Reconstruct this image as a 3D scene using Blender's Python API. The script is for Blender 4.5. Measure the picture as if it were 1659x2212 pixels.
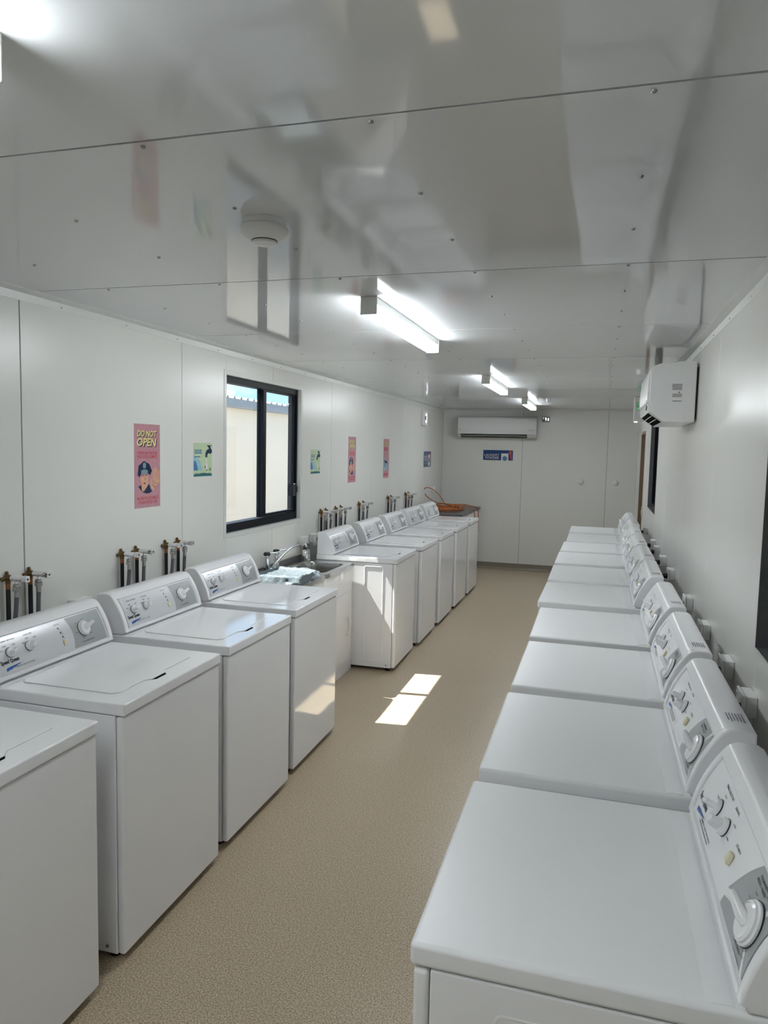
import bpy, bmesh, math, random
from mathutils import Vector, Matrix, noise
random.seed(7)
for o in list(bpy.data.objects): bpy.data.objects.remove(o)
SC = bpy.context.scene
COL = SC.collection
R = math.radians

# ------------------------------------------------------------------ camera
W, H, L, Y0 = 2.806, 2.378, 10.933, -1.07
YAW, PIT, ROL, FPX = -0.2847, -0.0866, 0.0218, 1576.77
CAM = Vector((2.2973, 0.0, 1.7639))
cy, sy, cp, sp = math.cos(YAW), math.sin(YAW), math.cos(PIT), math.sin(PIT)
fwd = Vector((sy*cp, cy*cp, sp)); rgt = Vector((cy, -sy, 0)); upv = rgt.cross(fwd)
cr, sr = math.cos(ROL), math.sin(ROL)
r2 = cr*rgt + sr*upv; u2 = -sr*rgt + cr*upv
cd = bpy.data.cameras.new('camera'); cam = bpy.data.objects.new('camera', cd); COL.objects.link(cam)
cd.sensor_fit = 'HORIZONTAL'; cd.sensor_width = 36.0; cd.lens = 36.0*FPX/1659.0
cd.clip_start = 0.02; cd.clip_end = 300
m = Matrix((r2, u2, -fwd)).transposed().to_4x4(); m.translation = CAM
cam.matrix_world = m
SC.camera = cam

# ------------------------------------------------------------------ world, sun, exposure
SKY_STR, SUN_STR, LAMP_STR, EXPO = 1.7, 24.0, 33.0, 0.42
wd = bpy.data.worlds.new('world'); SC.world = wd; wd.use_nodes = True
nt = wd.node_tree; nt.nodes.clear()
def N(tree, t, **kw):
    n = tree.nodes.new(t)
    for k, v in kw.items():
        if k in n.inputs: n.inputs[k].default_value = v
        else: setattr(n, k, v)
    return n
out = N(nt, 'ShaderNodeOutputWorld'); bg = N(nt, 'ShaderNodeBackground', Strength=SKY_STR)
tc = N(nt, 'ShaderNodeTexCoord')
sep = N(nt, 'ShaderNodeSeparateXYZ'); nt.links.new(tc.outputs['Generated'], sep.inputs[0])
grad = N(nt, 'ShaderNodeValToRGB'); nt.links.new(sep.outputs['Z'], grad.inputs[0])
grad.color_ramp.elements[0].position = 0.0; grad.color_ramp.elements[0].color = (0.36, 0.55, 0.76, 1)
grad.color_ramp.elements[1].position = 0.7; grad.color_ramp.elements[1].color = (0.14, 0.32, 0.72, 1)
mp = N(nt, 'ShaderNodeMapping'); mp.inputs['Scale'].default_value = (2.0, 2.0, 7.0)
nt.links.new(tc.outputs['Generated'], mp.inputs[0])
ns = N(nt, 'ShaderNodeTexNoise', Scale=3.2, Detail=6.0, Roughness=0.55); nt.links.new(mp.outputs[0], ns.inputs[0])
cl = N(nt, 'ShaderNodeValToRGB'); nt.links.new(ns.outputs['Fac'], cl.inputs[0])
cl.color_ramp.elements[0].position = 0.46; cl.color_ramp.elements[1].position = 0.66
mx = N(nt, 'ShaderNodeMixRGB'); mx.inputs[2].default_value = (0.80, 0.86, 0.92, 1)
nt.links.new(cl.outputs[0], mx.inputs[0]); nt.links.new(grad.outputs[0], mx.inputs[1])
nt.links.new(mx.outputs[0], bg.inputs[0]); nt.links.new(bg.outputs[0], out.inputs[0])
sd = bpy.data.lights.new('sun', 'SUN'); sd.energy = SUN_STR; sd.angle = R(0.53); sd.color = (1.0, 0.975, 0.94)
sun = bpy.data.objects.new('sun', sd); COL.objects.link(sun)
sun.rotation_euler = Vector((1.0, 0.126, -1.70)).to_track_quat('-Z', 'Y').to_euler()
sun.location = (-6, 4, 10)
vs = SC.view_settings
SC.display_settings.display_device = 'sRGB'
vs.view_transform = 'Standard'; vs.look = 'None'; vs.exposure = EXPO; vs.gamma = 1.0; vs.use_curve_mapping = False

# ------------------------------------------------------------------ materials
MATS = {}
def mat(name, col, rough=0.5, metal=0.0, bump=None, var=None, spec=0.5, emit=None, coat=0.0, trans=0.0, ior=1.5):
    """bump=(scale,strength,detail)  var=(scale,amount)"""
    if name in MATS: return MATS[name]
    m = bpy.data.materials.new(name); m.use_nodes = True; t = m.node_tree
    b = t.nodes['Principled BSDF']
    b.inputs['Base Color'].default_value = (*col, 1); b.inputs['Roughness'].default_value = rough
    b.inputs['Metallic'].default_value = metal; b.inputs['Specular IOR Level'].default_value = spec
    b.inputs['Coat Weight'].default_value = coat; b.inputs['Transmission Weight'].default_value = trans
    b.inputs['IOR'].default_value = ior
    if emit:
        b.inputs['Emission Color'].default_value = (*emit[0], 1); b.inputs['Emission Strength'].default_value = emit[1]
    c = N(t, 'ShaderNodeTexCoord')
    if var:
        n = N(t, 'ShaderNodeTexNoise', Scale=var[0], Detail=4.0); t.links.new(c.outputs['Object'], n.inputs[0])
        r = N(t, 'ShaderNodeValToRGB'); t.links.new(n.outputs['Fac'], r.inputs[0])
        a = var[1]
        r.color_ramp.elements[0].position = 0.3; r.color_ramp.elements[0].color = tuple(x*(1-a) for x in col)+(1,)
        r.color_ramp.elements[1].position = 0.7; r.color_ramp.elements[1].color = tuple(min(1, x*(1+a)) for x in col)+(1,)
        t.links.new(r.outputs[0], b.inputs['Base Color'])
    if bump:
        n = N(t, 'ShaderNodeTexNoise', Scale=bump[0], Detail=bump[2] if len(bump) > 2 else 2.0)
        t.links.new(c.outputs['Object'], n.inputs[0])
        bp = N(t, 'ShaderNodeBump', Strength=bump[1], Distance=0.01 if len(bump) < 4 else bump[3]); t.links.new(n.outputs['Fac'], bp.inputs['Height'])
        t.links.new(bp.outputs[0], b.inputs['Normal'])
    MATS[name] = m
    return m
ENAMEL = mat('white_enamel', (0.86, 0.86, 0.87), 0.055, bump=(900, 0.02, 1, 0.001), var=(3, 0.01))
DECK = mat('textured_white_enamel', (0.84, 0.845, 0.85), 0.31, bump=(700, 0.12, 2, 0.001), var=(3, 0.01))
ENAMEL2 = mat('white_plastic', (0.84, 0.84, 0.85), 0.26, var=(4, 0.01))
SILVER = mat('silver_panel', (0.66, 0.67, 0.69), 0.30, metal=0.25, var=(700, 0.05))
GREY = mat('grey_panel', (0.36, 0.38, 0.38), 0.36, metal=0.1, var=(300, 0.03))
WALLM = mat('wall_panel_paint', (0.715, 0.712, 0.675), 0.27, bump=(400, 0.05, 2, 0.001), var=(1.5, 0.012))
CEILM = mat('ceiling_panel_paint', (0.645, 0.66, 0.668), 0.06, var=(1.5, 0.012))
TRIMM = mat('trim_paint', (0.64, 0.645, 0.62), 0.32, var=(3, 0.01))
JOINT = mat('joint_shadow', (0.07, 0.07, 0.068), 0.6, var=(20, 0.05))
PLASTIC = mat('outlet_plastic', (0.74, 0.74, 0.72), 0.30, var=(30, 0.01))
ACM = mat('ac_plastic', (0.74, 0.74, 0.73), 0.28, var=(6, 0.012))
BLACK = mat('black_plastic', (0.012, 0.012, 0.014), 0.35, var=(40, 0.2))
BLACKF = mat('black_aluminium', (0.007, 0.009, 0.014), 0.45, spec=0.10, var=(40, 0.15))
GREYF = mat('grey_aluminium', (0.16, 0.16, 0.165), 0.35, metal=0.3, var=(40, 0.08))
DARKV = mat('dark_void', (0.003, 0.003, 0.003), 0.8, spec=0.02, var=(20, 0.2))
CHROME = mat('chrome', (0.78, 0.79, 0.80), 0.09, metal=1.0, var=(40, 0.03))
STEEL = mat('stainless_steel', (0.42, 0.42, 0.41), 0.21, metal=1.0, bump=(60, 0.02, 2), var=(30, 0.06))
STEELD = mat('dark_bench_top', (0.16, 0.16, 0.16), 0.35, metal=0.5, var=(30, 0.06))
BRASS = mat('aged_brass', (0.15, 0.09, 0.032), 0.42, metal=0.8, var=(120, 0.3))
COPPER = mat('copper', (0.34, 0.13, 0.05), 0.4, metal=0.9, var=(120, 0.2))
HOSE = mat('braided_hose', (0.14, 0.145, 0.16), 0.45, metal=0.35, bump=(500, 0.6, 2, 0.002), var=(400, 0.4))
RUBBER = mat('pipe_lagging', (0.006, 0.006, 0.007), 0.6, var=(60, 0.2))
ORANGE = mat('orange_cord', (0.42, 0.12, 0.02), 0.45, var=(60, 0.15))
INK = mat('black_ink', (0.02, 0.02, 0.025), 0.4, var=(60, 0.1))
INKG = mat('grey_ink', (0.16, 0.16, 0.17), 0.4, var=(60, 0.1))
BLUEI = mat('blue_ink', (0.02, 0.10, 0.36), 0.35, var=(60, 0.15))
CREAMB = mat('cream_button', (0.70, 0.64, 0.44), 0.35, var=(60, 0.03))
WHITEK = mat('white_knob', (0.82, 0.82, 0.83), 0.18, var=(60, 0.01))
TAN = mat('tan_door_frame', (0.22, 0.14, 0.085), 0.5, var=(20, 0.1))
SCREWM = mat('screw_steel', (0.30, 0.30, 0.29), 0.35, metal=0.7, var=(60, 0.1))
SKIRT = mat('skirting_vinyl', (0.22, 0.19, 0.15), 0.45, var=(80, 0.12))
DIFF = mat('lamp_diffuser', (0.9, 0.9, 0.9), 0.4, emit=((0.91, 0.965, 1.0), LAMP_STR), var=(10, 0.005))
LENSM = mat('lit_lens', (0.8, 0.8, 0.85), 0.3, emit=((0.93, 0.92, 1.0), 1.0), var=(10, 0.005))
GREENL = mat('green_light', (0.05, 0.35, 0.10), 0.3, emit=((0.15, 0.9, 0.3), 0.35), var=(10, 0.02))
CREAMW = mat('cream_render_wall', (0.86, 0.73, 0.565), 0.8, bump=(120, 0.2, 3, 0.004), var=(2, 0.015))
GUTTER = mat('grey_gutter', (0.30, 0.31, 0.32), 0.6, bump=(80, 0.4, 3), var=(40, 0.18))
ROOFM = mat('pale_roof_sheet', (0.74, 0.75, 0.76), 0.4, var=(5, 0.03))
CONC = mat('outside_concrete', (0.50, 0.48, 0.44), 0.85, bump=(60, 0.3, 4), var=(4, 0.08))
TRAYM = mat('dark_grey_plastic', (0.05, 0.055, 0.06), 0.45, var=(40, 0.1))

def floor_mat():
    m = bpy.data.materials.new('speckled_vinyl'); m.use_nodes = True; t = m.node_tree; b = t.nodes['Principled BSDF']
    c = N(t, 'ShaderNodeTexCoord')
    n1 = N(t, 'ShaderNodeTexNoise', Scale=190.0, Detail=3.0, Roughness=0.75); t.links.new(c.outputs['Object'], n1.inputs[0])
    r = N(t, 'ShaderNodeValToRGB'); t.links.new(n1.outputs['Fac'], r.inputs[0])
    e = r.color_ramp.elements; e[0].position = 0.34; e[0].color = (0.185, 0.133, 0.080, 1)
    e[1].position = 0.66; e[1].color = (0.78, 0.65, 0.48, 1)
    x = r.color_ramp.elements.new(0.5); x.color = (0.44, 0.352, 0.240, 1)
    v = N(t, 'ShaderNodeTexVoronoi', Scale=330.0); t.links.new(c.outputs['Object'], v.inputs[0])
    vr = N(t, 'ShaderNodeValToRGB'); t.links.new(v.outputs['Color'], vr.inputs[0])
    vr.color_ramp.elements[0].position = 0.86; vr.color_ramp.elements[1].position = 0.90
    mm = N(t, 'ShaderNodeMixRGB'); mm.inputs[2].default_value = (0.62, 0.54, 0.42, 1)
    t.links.new(vr.outputs[0], mm.inputs[0]); t.links.new(r.outputs[0], mm.inputs[1])
    n2 = N(t, 'ShaderNodeTexNoise', Scale=1.3, Detail=3.0); t.links.new(c.outputs['Object'], n2.inputs[0])
    r2_ = N(t, 'ShaderNodeValToRGB'); t.links.new(n2.outputs['Fac'], r2_.inputs[0])
    r2_.color_ramp.elements[0].color = (0.90, 0.90, 0.90, 1); r2_.color_ramp.elements[1].color = (1, 1, 1, 1)
    mu = N(t, 'ShaderNodeMixRGB', blend_type='MULTIPLY'); mu.inputs[0].default_value = 1
    t.links.new(mm.outputs[0], mu.inputs[1]); t.links.new(r2_.outputs[0], mu.inputs[2])
    t.links.new(mu.outputs[0], b.inputs['Base Color'])
    b.inputs['Roughness'].default_value = 0.30
    bp = N(t, 'ShaderNodeBump', Strength=0.12, Distance=0.002); t.links.new(n1.outputs['Fac'], bp.inputs['Height'])
    t.links.new(bp.outputs[0], b.inputs['Normal'])
    return m
FLOORM = floor_mat()
def glass_mat(name, tint, refl=1.0):
    m = bpy.data.materials.new(name); m.use_nodes = True; t = m.node_tree; t.nodes.clear()
    o = N(t, 'ShaderNodeOutputMaterial'); tr = N(t, 'ShaderNodeBsdfTransparent'); tr.inputs[0].default_value = (*tint, 1)
    g = N(t, 'ShaderNodeBsdfGlossy'); g.inputs['Roughness'].default_value = 0.02
    lw = N(t, 'ShaderNodeLayerWeight', Blend=0.5); pw = N(t, 'ShaderNodeMath', operation='POWER'); pw.inputs[1].default_value = 5.0
    fr = N(t, 'ShaderNodeMath', operation='MULTIPLY_ADD'); fr.inputs[1].default_value = 0.94; fr.inputs[2].default_value = 0.03
    t.links.new(lw.outputs['Facing'], pw.inputs[0]); t.links.new(pw.outputs[0], fr.inputs[0]); ms = N(t, 'ShaderNodeMixShader')
    t.links.new(fr.outputs[0], ms.inputs[0]); t.links.new(tr.outputs[0], ms.inputs[1]); t.links.new(g.outputs[0], ms.inputs[2])
    t.links.new(ms.outputs[0], o.inputs[0]); return m
GLASS = glass_mat('window_glass', (0.95, 0.97, 0.96))
def film_mat():
    m = bpy.data.materials.new('clear_plastic_film'); m.use_nodes = True; t = m.node_tree; t.nodes.clear()
    o = N(t, 'ShaderNodeOutputMaterial'); tr = N(t, 'ShaderNodeBsdfTransparent'); tr.inputs[0].default_value = (0.9, 0.95, 1, 1)
    p = N(t, 'ShaderNodeBsdfPrincipled'); p.inputs['Base Color'].default_value = (0.42, 0.50, 0.54, 1); p.inputs['Roughness'].default_value = 0.12
    c = N(t, 'ShaderNodeTexCoord'); n = N(t, 'ShaderNodeTexNoise', Scale=30.0, Detail=4.0); t.links.new(c.outputs['Object'], n.inputs[0])
    bp = N(t, 'ShaderNodeBump', Strength=0.7, Distance=0.01); t.links.new(n.outputs['Fac'], bp.inputs['Height']); t.links.new(bp.outputs[0], p.inputs['Normal'])
    ms = N(t, 'ShaderNodeMixShader'); ms.inputs[0].default_value = 0.24
    t.links.new(tr.outputs[0], ms.inputs[1]); t.links.new(p.outputs[0], ms.inputs[2]); t.links.new(ms.outputs[0], o.inputs[0]); return m
FILM = film_mat()
def ink(name, col, rough=0.22): return mat(name, col, rough, var=(50, 0.06))

# ------------------------------------------------------------------ mesh helpers
class MB:
    def __init__(s): s.bm = bmesh.new()
    def _bev(s, geom_faces, w, seg):
        edges = list({e for f in geom_faces for e in f.edges})
        bmesh.ops.bevel(s.bm, geom=edges, offset=w, segments=seg, affect='EDGES', profile=0.5)
    def box(s, x0, x1, y0, y1, z0, z1, bev=0, seg=2):
        v = [s.bm.verts.new(p) for p in ((x0,y0,z0),(x1,y0,z0),(x1,y1,z0),(x0,y1,z0),(x0,y0,z1),(x1,y0,z1),(x1,y1,z1),(x0,y1,z1))]
        fs = [s.bm.faces.new([v[i] for i in q]) for q in ((0,3,2,1),(4,5,6,7),(0,1,5,4),(1,2,6,5),(2,3,7,6),(3,0,4,7))]
        if bev: s._bev(fs, bev, seg)
        return s
    def prism(s, pts, a0, a1, axis='x', bev=0, seg=2):
        """pts = 2D profile; extruded along axis.  x:(y,z) y:(x,z) z:(x,y)"""
        def mk(p, a): return (a, p[0], p[1]) if axis == 'x' else ((p[0], a, p[1]) if axis == 'y' else (p[0], p[1], a))
        A = [s.bm.verts.new(mk(p, a0)) for p in pts]; B = [s.bm.verts.new(mk(p, a1)) for p in pts]; n = len(pts)
        caps = [s.bm.faces.new(A), s.bm.faces.new(B[::-1])]
        fs = [s.bm.faces.new((A[i], B[i], B[(i+1) % n], A[(i+1) % n])) for i in range(n)]
        bmesh.ops.recalc_face_normals(s.bm, faces=caps+fs)
        if bev: s._bev(caps, bev, seg)
        return s
    def tube(s, path, r, seg=10, caps=True):
        path = [Vector(p) for p in path]; rings = []
        up = Vector((0, 0, 1)); prev = None
        for i, p in enumerate(path):
            t = (path[min(i+1, len(path)-1)] - path[max(i-1, 0)]).normalized()
            if prev is None:
                a = up if abs(t.dot(up)) < 0.9 else Vector((1, 0, 0))
                nx = t.cross(a).normalized()
            else:
                nx = (prev - t*prev.dot(t))
                nx = nx.normalized() if nx.length > 1e-6 else t.cross(up).normalized()
            prev = nx; ny = t.cross(nx)
            rr = r[i] if isinstance(r, (list, tuple)) else r
            rings.append([s.bm.verts.new(p + rr*(math.cos(2*math.pi*k/seg)*nx + math.sin(2*math.pi*k/seg)*ny)) for k in range(seg)])
        for a, b in zip(rings, rings[1:]):
            for k in range(seg): s.bm.faces.new((a[k], a[(k+1) % seg], b[(k+1) % seg], b[k]))
        if caps:
            s.bm.faces.new(rings[0][::-1]); s.bm.faces.new(rings[-1])
        return s
    def lathe(s, prof, org=(0, 0, 0), ax=(0, 0, 1), seg=24, cap=True):
        """prof = [(r, h)] along ax"""
        ax = Vector(ax).normalized(); a = Vector((0, 0, 1)) if abs(ax.z) < 0.9 else Vector((1, 0, 0))
        nx = ax.cross(a).normalized(); ny = ax.cross(nx); org = Vector(org); rings = []
        for r, h in prof:
            rings.append([s.bm.verts.new(org + ax*h + r*(math.cos(2*math.pi*k/seg)*nx + math.sin(2*math.pi*k/seg)*ny)) for k in range(seg)])
        fs = []
        for p, q in zip(rings, rings[1:]):
            for k in range(seg): fs.append(s.bm.faces.new((p[k], p[(k+1) % seg], q[(k+1) % seg], q[k])))
        if cap:
            fs.append(s.bm.faces.new(rings[0][::-1])); fs.append(s.bm.faces.new(rings[-1]))
        bmesh.ops.recalc_face_normals(s.bm, faces=fs)
        return s
    def rings(s, rs, cap_end=True, cap_start=False):
        R_ = [[s.bm.verts.new(p) for p in r] for r in rs]; n = len(rs[0]); fs = []
        for a, b in zip(R_, R_[1:]):
            for k in range(n): fs.append(s.bm.faces.new((a[k], a[(k+1) % n], b[(k+1) % n], b[k])))
        if cap_end: fs.append(s.bm.faces.new(R_[-1]))
        if cap_start: fs.append(s.bm.faces.new(R_[0]))
        bmesh.ops.recalc_face_normals(s.bm, faces=fs); return s
    def poly(s, pts):
        s.bm.faces.new([s.bm.verts.new(p) for p in pts]); return s
    def raw(s, verts, faces):
        v = [s.bm.verts.new(p) for p in verts]
        for f in faces:
            try: s.bm.faces.new([v[i] for i in f])
            except ValueError: pass
        return s
    def grid(s, fn, nu, nv):
        g = [[s.bm.verts.new(fn(i/nu, j/nv)) for j in range(nv+1)] for i in range(nu+1)]
        for i in range(nu):
            for j in range(nv): s.bm.faces.new((g[i][j], g[i+1][j], g[i+1][j+1], g[i][j+1]))
        return s
    def xf(s, M):
        bmesh.ops.transform(s.bm, matrix=M, verts=s.bm.verts); return s
    def mesh(s, name, material, angle=32, smooth=True):
        me = bpy.data.meshes.new(name); nl = None
        if smooth:
            # area-weighted normals: large flat faces stay flat next to their rounded edges
            s.bm.faces.ensure_lookup_table(); s.bm.normal_update(); ca = math.cos(R(max(angle, 46))); nl = []
            ar = {f: f.calc_area() for f in s.bm.faces}
            for f in s.bm.faces:
                for lp in f.loops:
                    n = Vector((0, 0, 0))
                    for g in lp.vert.link_faces:
                        if f.normal.dot(g.normal) > ca: n += g.normal*ar[g]
                    nl.append(n.normalized() if n.length > 0 else f.normal.copy())
        s.bm.to_mesh(me); s.bm.free()
        me.materials.append(material)
        if smooth:
            me.shade_smooth(); me.normals_split_custom_set(nl)
        return me
    def build(s, name, material, parent=None, **kw):
        return link(name, s.mesh(name, material, **kw), parent)
def link(name, me, parent=None):
    o = bpy.data.objects.new(name, me); COL.objects.link(o)
    if parent: o.parent = parent
    return o
def tag(o, label=None, cat=None, group=None, kind=None):
    if label: o['label'] = label
    if cat: o['category'] = cat
    if group: o['group'] = group
    if kind: o['kind'] = kind
    return o
def thing(name, label, cat, loc=(0, 0, 0), rz=0.0, group=None):
    o = bpy.data.objects.new(name, None); COL.objects.link(o); o.empty_display_size = 0.05
    o.location = loc; o.rotation_euler = (0, 0, rz)
    return tag(o, label, cat, group)
def struct(o, label):
    o['kind'] = 'structure'; o['label'] = label; return o
def copy_tree(o, parent=None):
    c = o.copy(); COL.objects.link(c); c.parent = parent
    for ch in list(o.children): copy_tree(ch, c)
    return c
_TX = {}
def text_geo(body, bold=0.0, shear=0.0, spacing=1.0):
    """flat text outline meshed: verts (x,y) normalised to height-of-caps 1, faces"""
    key = (body, bold, shear, spacing)
    if key in _TX: return _TX[key]
    cu = bpy.data.curves.new('t', 'FONT'); cu.body = body; cu.offset = bold; cu.shear = shear; cu.space_character = spacing
    cu.resolution_u = 2
    ob = bpy.data.objects.new('t', cu); COL.objects.link(ob)
    dg = bpy.context.evaluated_depsgraph_get(); me = bpy.data.meshes.new_from_object(ob.evaluated_get(dg))
    vs_ = [(v.co.x, v.co.y) for v in me.vertices]; fs = [tuple(p.vertices) for p in me.polygons]
    bpy.data.objects.remove(ob); bpy.data.curves.remove(cu); bpy.data.meshes.remove(me)
    xs = [v[0] for v in vs_]; ys = [v[1] for v in vs_]
    x0, x1, y0, y1 = min(xs), max(xs), min(ys), max(ys)
    _TX[key] = ([((v[0]-x0)/(x1-x0), (v[1]-y0)/(y1-y0)) for v in vs_], fs, (x1-x0)/(y1-y0))
    return _TX[key]
def put_text(mb, body, u0, u1, v0, v1, fn, **kw):
    """fn maps (u,v)->3D"""
    vs_, fs, _ = text_geo(body, **kw)
    mb.raw([fn(u0+(u1-u0)*x, v0+(v1-v0)*y) for x, y in vs_], fs)
def poly_map(mb, pts, fn, cuts=None):
    """polygon in uv, cut along v so that it follows a curved panel"""
    b = bmesh.new(); b.faces.new([b.verts.new((p[0], p[1], 0)) for p in pts])
    bmesh.ops.triangulate(b, faces=b.faces[:])
    for c in cuts or []:
        bmesh.ops.bisect_plane(b, geom=b.verts[:]+b.edges[:]+b.faces[:], plane_co=(0, c, 0), plane_no=(0, 1, 0))
    b.verts.index_update()
    mb.raw([fn(v.co.x, v.co.y) for v in b.verts], [tuple(v.index for v in f.verts) for f in b.faces]); b.free()
def bars(mb, u0, u1, v0, v1, fn, rows=1, seed=0, gap=0.35):
    """unreadably small print: rows of little strokes"""
    rd = random.Random(seed); h = (v1-v0)/rows
    for r in range(rows):
        vb = v1-(r+1)*h; u = u0; e = u1-rd.random()*0.2*(u1-u0)
        while u < e:
            w = min((u1-u0)*rd.uniform(0.05, 0.16), e-u)
            poly_map(mb, [(u, vb+h*gap*.5), (u+w*.85, vb+h*gap*.5), (u+w*.85, vb+h*(1-gap*.5)), (u, vb+h*(1-gap*.5))], fn); u += w

# ------------------------------------------------------------------ structure
def rects_minus(a0, a1, b0, b1, holes):
    """split the rectangle a0..a1 x b0..b1 around rectangular holes"""
    rs = [(a0, a1, b0, b1)]
    for h in holes:
        o = []
        for r in rs:
            x0, x1, y0, y1 = max(r[0], h[0]), min(r[1], h[1]), max(r[2], h[2]), min(r[3], h[3])
            if x0 >= x1 or y0 >= y1: o.append(r); continue
            if r[0] < x0: o.append((r[0], x0, r[2], r[3]))
            if x1 < r[1]: o.append((x1, r[1], r[2], r[3]))
            if r[2] < y0: o.append((x0, x1, r[2], y0))
            if y1 < r[3]: o.append((x0, x1, y1, r[3]))
        rs = o
    return rs
G = 0.0040
fl = struct(MB().box(-0.10, W+0.10, Y0-0.10, L+0.10, -0.12, 0.0).build('floor', FLOORM, smooth=False), 'speckled beige vinyl floor of the laundry room')
# left wall
WIN = (4.215, 5.435, 1.187, 2.215)
jl = [Y0] + [2.4901+1.2118*k for k in range(-2, 8) if Y0+0.1 < 2.4901+1.2118*k < L-0.1] + [L]
b = MB()
for r in rects_minus(Y0-0.08, L+0.08, 0, H, [WIN]): b.box(-0.085, -0.006, *r)
wl = struct(b.build('wall_left', JOINT, smooth=False), 'pale grey sandwich panel wall on the left, with the window')
for a, c in zip(jl, jl[1:]):
    b = MB(); a += 0.0015*(2 < a < 3)
    for r in rects_minus(a+G/2, c-G/2, 0, H, [WIN]): b.box(-0.006, 0.0, *r, bev=0.0012, seg=1)
    b.build('wall_panel', WALLM, wl, smooth=False)
# right wall
WINR = [(1.35, 2.55, 1.15, 2.20), (7.13, 8.15, 1.21, 2.20)]
DOORR = (9.12, 9.97, 0.0, 2.04)
jr = [Y0, 0.21, 1.37] + [2.53+1.163*k for k in range(0, 8) if 2.53+1.163*k < L-0.1] + [L]
b = MB()
for r in rects_minus(Y0-0.08, L+0.08, 0, H, WINR+[DOORR]): b.box(W+0.006, W+0.085, *r)
wr = struct(b.build('wall_right', JOINT, smooth=False), 'pale grey sandwich panel wall on the right, behind the dryers')
for a, c in zip(jr, jr[1:]):
    b = MB()
    for r in rects_minus(a+G/2, c-G/2, 0, H, WINR+[DOORR]): b.box(W, W+0.006, *r, bev=0.0015, seg=1)
    b.build('wall_panel', WALLM, wr, smooth=False)
# far and near wall
for nm, y0, y1, p0, p1, lab in (('wall_far', L+0.006, L+0.085, L, L+0.006, 'pale grey panel wall at the far end of the room'),
                                ('wall_near', Y0-0.085, Y0-0.006, Y0-0.006, Y0, 'pale grey panel wall behind the photographer')):
    wf = struct(MB().box(0, W, y0, y1, 0, H).build(nm, JOINT, smooth=False), lab)
    xs = [0, 1.2002, 2.4002, W]
    for a, c in zip(xs, xs[1:]): MB().box(a+G/2, c-G/2, p0, p1, 0, H).build('wall_panel', WALLM, wf, smooth=False)
    if nm == 'wall_far':
        for x in (2.052, 2.530): MB().lathe([(0.042, 0), (0.042, 0.012), (0.036, 0.022), (0.02, 0.030), (0.001, 0.032)], (x, L, 1.347), (0, -1, 0), 20).build('bump_stop', PLASTIC, wf)
# ceiling
jc = [Y0] + [2.5435+1.2*k for k in range(-3, 7) if Y0+0.05 < 2.5435+1.2*k < L-0.05] + [L]
ce = struct(MB().box(-0.09, W+0.09, Y0-0.09, L+0.09, H+0.007, H+0.10).build('ceiling', JOINT, smooth=False), 'glossy pale grey panel ceiling')
scr = MB().lathe([(0.0055, 0), (0.0055, 0.002), (0.0035, 0.0045), (0.001, 0.005)], (0, 0, 0), (0, 0, -1), 10).mesh('screw', SCREWM)
for a, c in zip(jc, jc[1:]):
    p = MB().box(0.0, W, a+G, c-G, H, H+0.007).build('ceiling_panel', CEILM, ce, smooth=False)
    if c < 7.5:
        for x in (0.372, 0.870, 1.360, 1.855, 2.358):
            for dy in (0.022, 0.42, 0.819):
                y = c-1.2+dy
                if y > Y0+0.1 and not (1.30 < x < 1.42 and (2.8 < y < 4.1 or y < 1.0 or 5.9 < y < 7.2)):
                    link('screw', scr, p).location = (x, y, H)
# cornice angle trims
T = 0.043
def cornice(n, pts, a0, a1, axis, lab): return struct(MB().prism(pts, a0, a1, axis).build(n, TRIMM, smooth=False), lab)
tl = cornice('trim_1', [(0, H), (0, H-T), (0.002, H-T), (0.007, H-0.012), (T, H-0.002), (T, H)], Y0, L, 'y', 'pale angle trim between the left wall and the ceiling')
tr = cornice('trim_2', [(W, H), (W-T, H), (W-T, H-0.002), (W-0.007, H-0.012), (W-0.002, H-T), (W, H-T)], Y0, L, 'y', 'pale angle trim between the right wall and the ceiling')
tf = cornice('trim_3', [(L, H), (L, H-0.02), (L-0.003, H-0.02), (L-0.02, H-0.003), (L-0.02, H)], T, W-T, 'x', 'thin pale trim between the far wall and the ceiling')
s2 = MB().lathe([(0.0045, 0), (0.0045, 0.0015), (0.002, 0.003)], (0, 0, 0), (1, 0, 0), 8).mesh('screw', SCREWM)
for k in range(14):
    y = 1.05+0.46*k
    o = link('screw', s2, tl); o.location = (0.0035, y+0.3, H-0.030)
    o = link('screw', s2, tr); o.location = (W-0.0035, y+0.1, H-0.030); o.rotation_euler = (0, 0, math.pi)
# skirting coving
sk = 0.095
def skirt(n, pts, a0, a1, axis, lab): return struct(MB().prism(pts, a0, a1, axis).build(n, SKIRT), lab)
cv = [(0, 0), (0.032, 0), (0.018, 0.006), (0.008, 0.018), (0.004, 0.034), (0.0035, sk), (0, sk)]
skirt('baseboard_left', cv, Y0, L, 'y', 'coved vinyl skirting along the left wall')
skirt('baseboard_far', [(L-x, z) for x, z in cv], 0.004, W-0.004, 'x', 'brown coved vinyl skirting along the far wall')
for i, (a, c) in enumerate(((Y0, DOORR[0]-0.02), (DOORR[1]+0.02, L))):
    skirt('baseboard_right', [(W-x, z) for x, z in cv], a, c, 'y', ('coved vinyl skirting along the right wall', 'short coved vinyl skirting beside the door')[i])

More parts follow.
